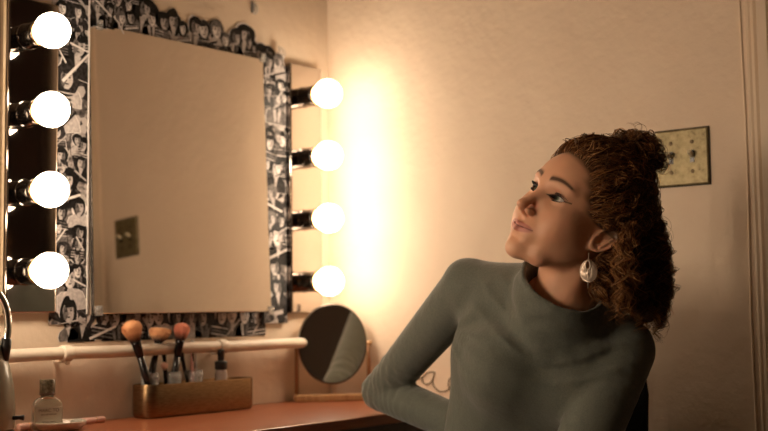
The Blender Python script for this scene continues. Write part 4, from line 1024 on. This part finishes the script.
for sgn in (1, -1):
    rg_ = []
    for i in range(NR):
        k = i/(NR-1); row = []
        for j in range(NA):
            a = 2*math.pi*j/NA; o1, i1 = disc(a), inner(a); z = .0014*sgn*(1-(2*k-1)**6)+.0013*math.sin(i*2.3+j*1.7)*math.sin(j*.9+i)*(1 if 0 < i < NR-1 else 0)+.004*(1-k*k)
            row.append(bm.verts.new(ME @ Vector((i1[0]*(1-k)+o1[0]*k, i1[1]*(1-k)+o1[1]*k, z))))
        rg_.append(row)
    rings.append(rg_)
    for a, b_ in zip(rg_, rg_[1:]):
        for j in range(NA):
            f = (a[j], a[(j+1) % NA], b_[(j+1) % NA], b_[j]); bm.faces.new(f if sgn > 0 else f[::-1])
for i in (0, NR-1):
    for j in range(NA): bm.faces.new((rings[0][i][j], rings[0][i][(j+1) % NA], rings[1][i][(j+1) % NA], rings[1][i][j]))
bmesh.ops.recalc_face_normals(bm, faces=bm.faces)
m_gold = nmat('pale_gold', (.92, .76, .62), .38, .45)
er_ = obj('earring', bm, m_gold, person, smooth=True); er_['label'] = 'hammered pale gold disc earring'
bm = bmesh.new(); tube(bm, [ME @ Vector((.0042*math.cos(a), .0078*math.sin(a)+.0100, .0062)) for a in np.linspace(0, 2*math.pi, 25)], .0011, 8, cap=False)
tube(bm, [ME @ Vector((0, .002, .0062)), ME @ Vector((0, -.010, .0068)), ME @ Vector((.0004, -.028, .0060))], .0007, 6)
tube(bm, spline([ME @ Vector((0, .0178, .006)), ME @ Vector((.001, .023, .004)), ME @ Vector((.0, .030, -.002))], 5), .0006, 6)
obj('earring_loop', bm, m_gold, er_, smooth=True)

# ================================================================== chair
t = empty('chair', (hw_[0], hw_[1], 0), 'black chair with rounded backrest that the person sits on', 'chair')
sc_ = Vector(hw_); sc_.z = 0; fw_ = Vector(fwd_w); sd_ = Vector(side_w); zz_ = Vector((0, 0, 1))
def cp_(f, s, z): return sc_+fw_*f+sd_*s+zz_*z
MCH = Matrix(((fw_.x, sd_.x, 0, sc_.x), (fw_.y, sd_.y, 0, sc_.y), (0, 0, 1, 0), (0, 0, 0, 1)))
m_ch = nmat('black_chair', (.008, .008, .009), .5)
bm = bmesh.new(); ringed(bm, [(rr(-.20, .24, -.21, .21, .07), .415), (rr(-.21, .25, -.22, .22, .08), .43), (rr(-.21, .25, -.22, .22, .08), .452), (rr(-.20, .24, -.21, .21, .07), .462)], MCH); obj('seat', bm, m_ch, t, auto=True)
b0 = toworld(pc(650, 366, 2.27)[None])[0]; loc_b = MCH.inverted() @ Vector(b0)
bt = loc_b.z; fb = loc_b.x; sb = loc_b.y
bm = bmesh.new(); sgn = -1 if sb < 0 else 1
hw2 = .165; sc0 = sb-sgn*hw2; rowsb = []
for i in range(13):
    z = .52+(bt-.52)*i/12; wdt = hw2*(.86+.14*i/12); 
    if i >= 10: wdt *= (1, .97, .90)[i-10]
    tt_ = fb+.035*(1-i/12)
    rowsb.append([(tt_-.06*(1-(j/8-1)**2) if False else tt_-.05*(1-(j/8-1)**2)+.0, sc0-wdt+2*wdt*j/16, z) for j in range(17)])
for k_ in (0, .018):
    pass
front = [[bm.verts.new(MCH @ Vector(v)) for v in r] for r in rowsb]; backv = [[bm.verts.new(MCH @ Vector((v[0]-.018, v[1], v[2]))) for v in r] for r in rowsb]
for G_, fl_ in ((front, False), (backv, True)):
    for a, b_ in zip(G_, G_[1:]):
        for j in range(16): f = (a[j], a[j+1], b_[j+1], b_[j]); bm.faces.new(f[::-1] if fl_ else f)
for i in range(12):
    for j in (0, 16): bm.faces.new((front[i][j], front[i+1][j], backv[i+1][j], backv[i][j]))
for j in range(16):
    for i in (0, 12): bm.faces.new((front[i][j], front[i][j+1], backv[i][j+1], backv[i][j]))
bmesh.ops.recalc_face_normals(bm, faces=bm.faces); obj('backrest', bm, m_ch, t, auto=True, bevel=.006)
for s_ in (-1, 1):
    bm = bmesh.new(); tube(bm, [cp_(-.19, s_*.15, .425), cp_(-.23, s_*.15, .50), cp_(fb+.012-.03, s_*.12, .60)], .010, 10); obj('back_support', bm, m_ch, t, smooth=True)
    for f_ in (-1, 1):
        bm = bmesh.new(); tube(bm, [cp_(f_*.17+.02, s_*.17, .416), cp_(f_*.21+.02, s_*.20, .001)], .011, 10); obj('leg', bm, m_ch, t, smooth=True)
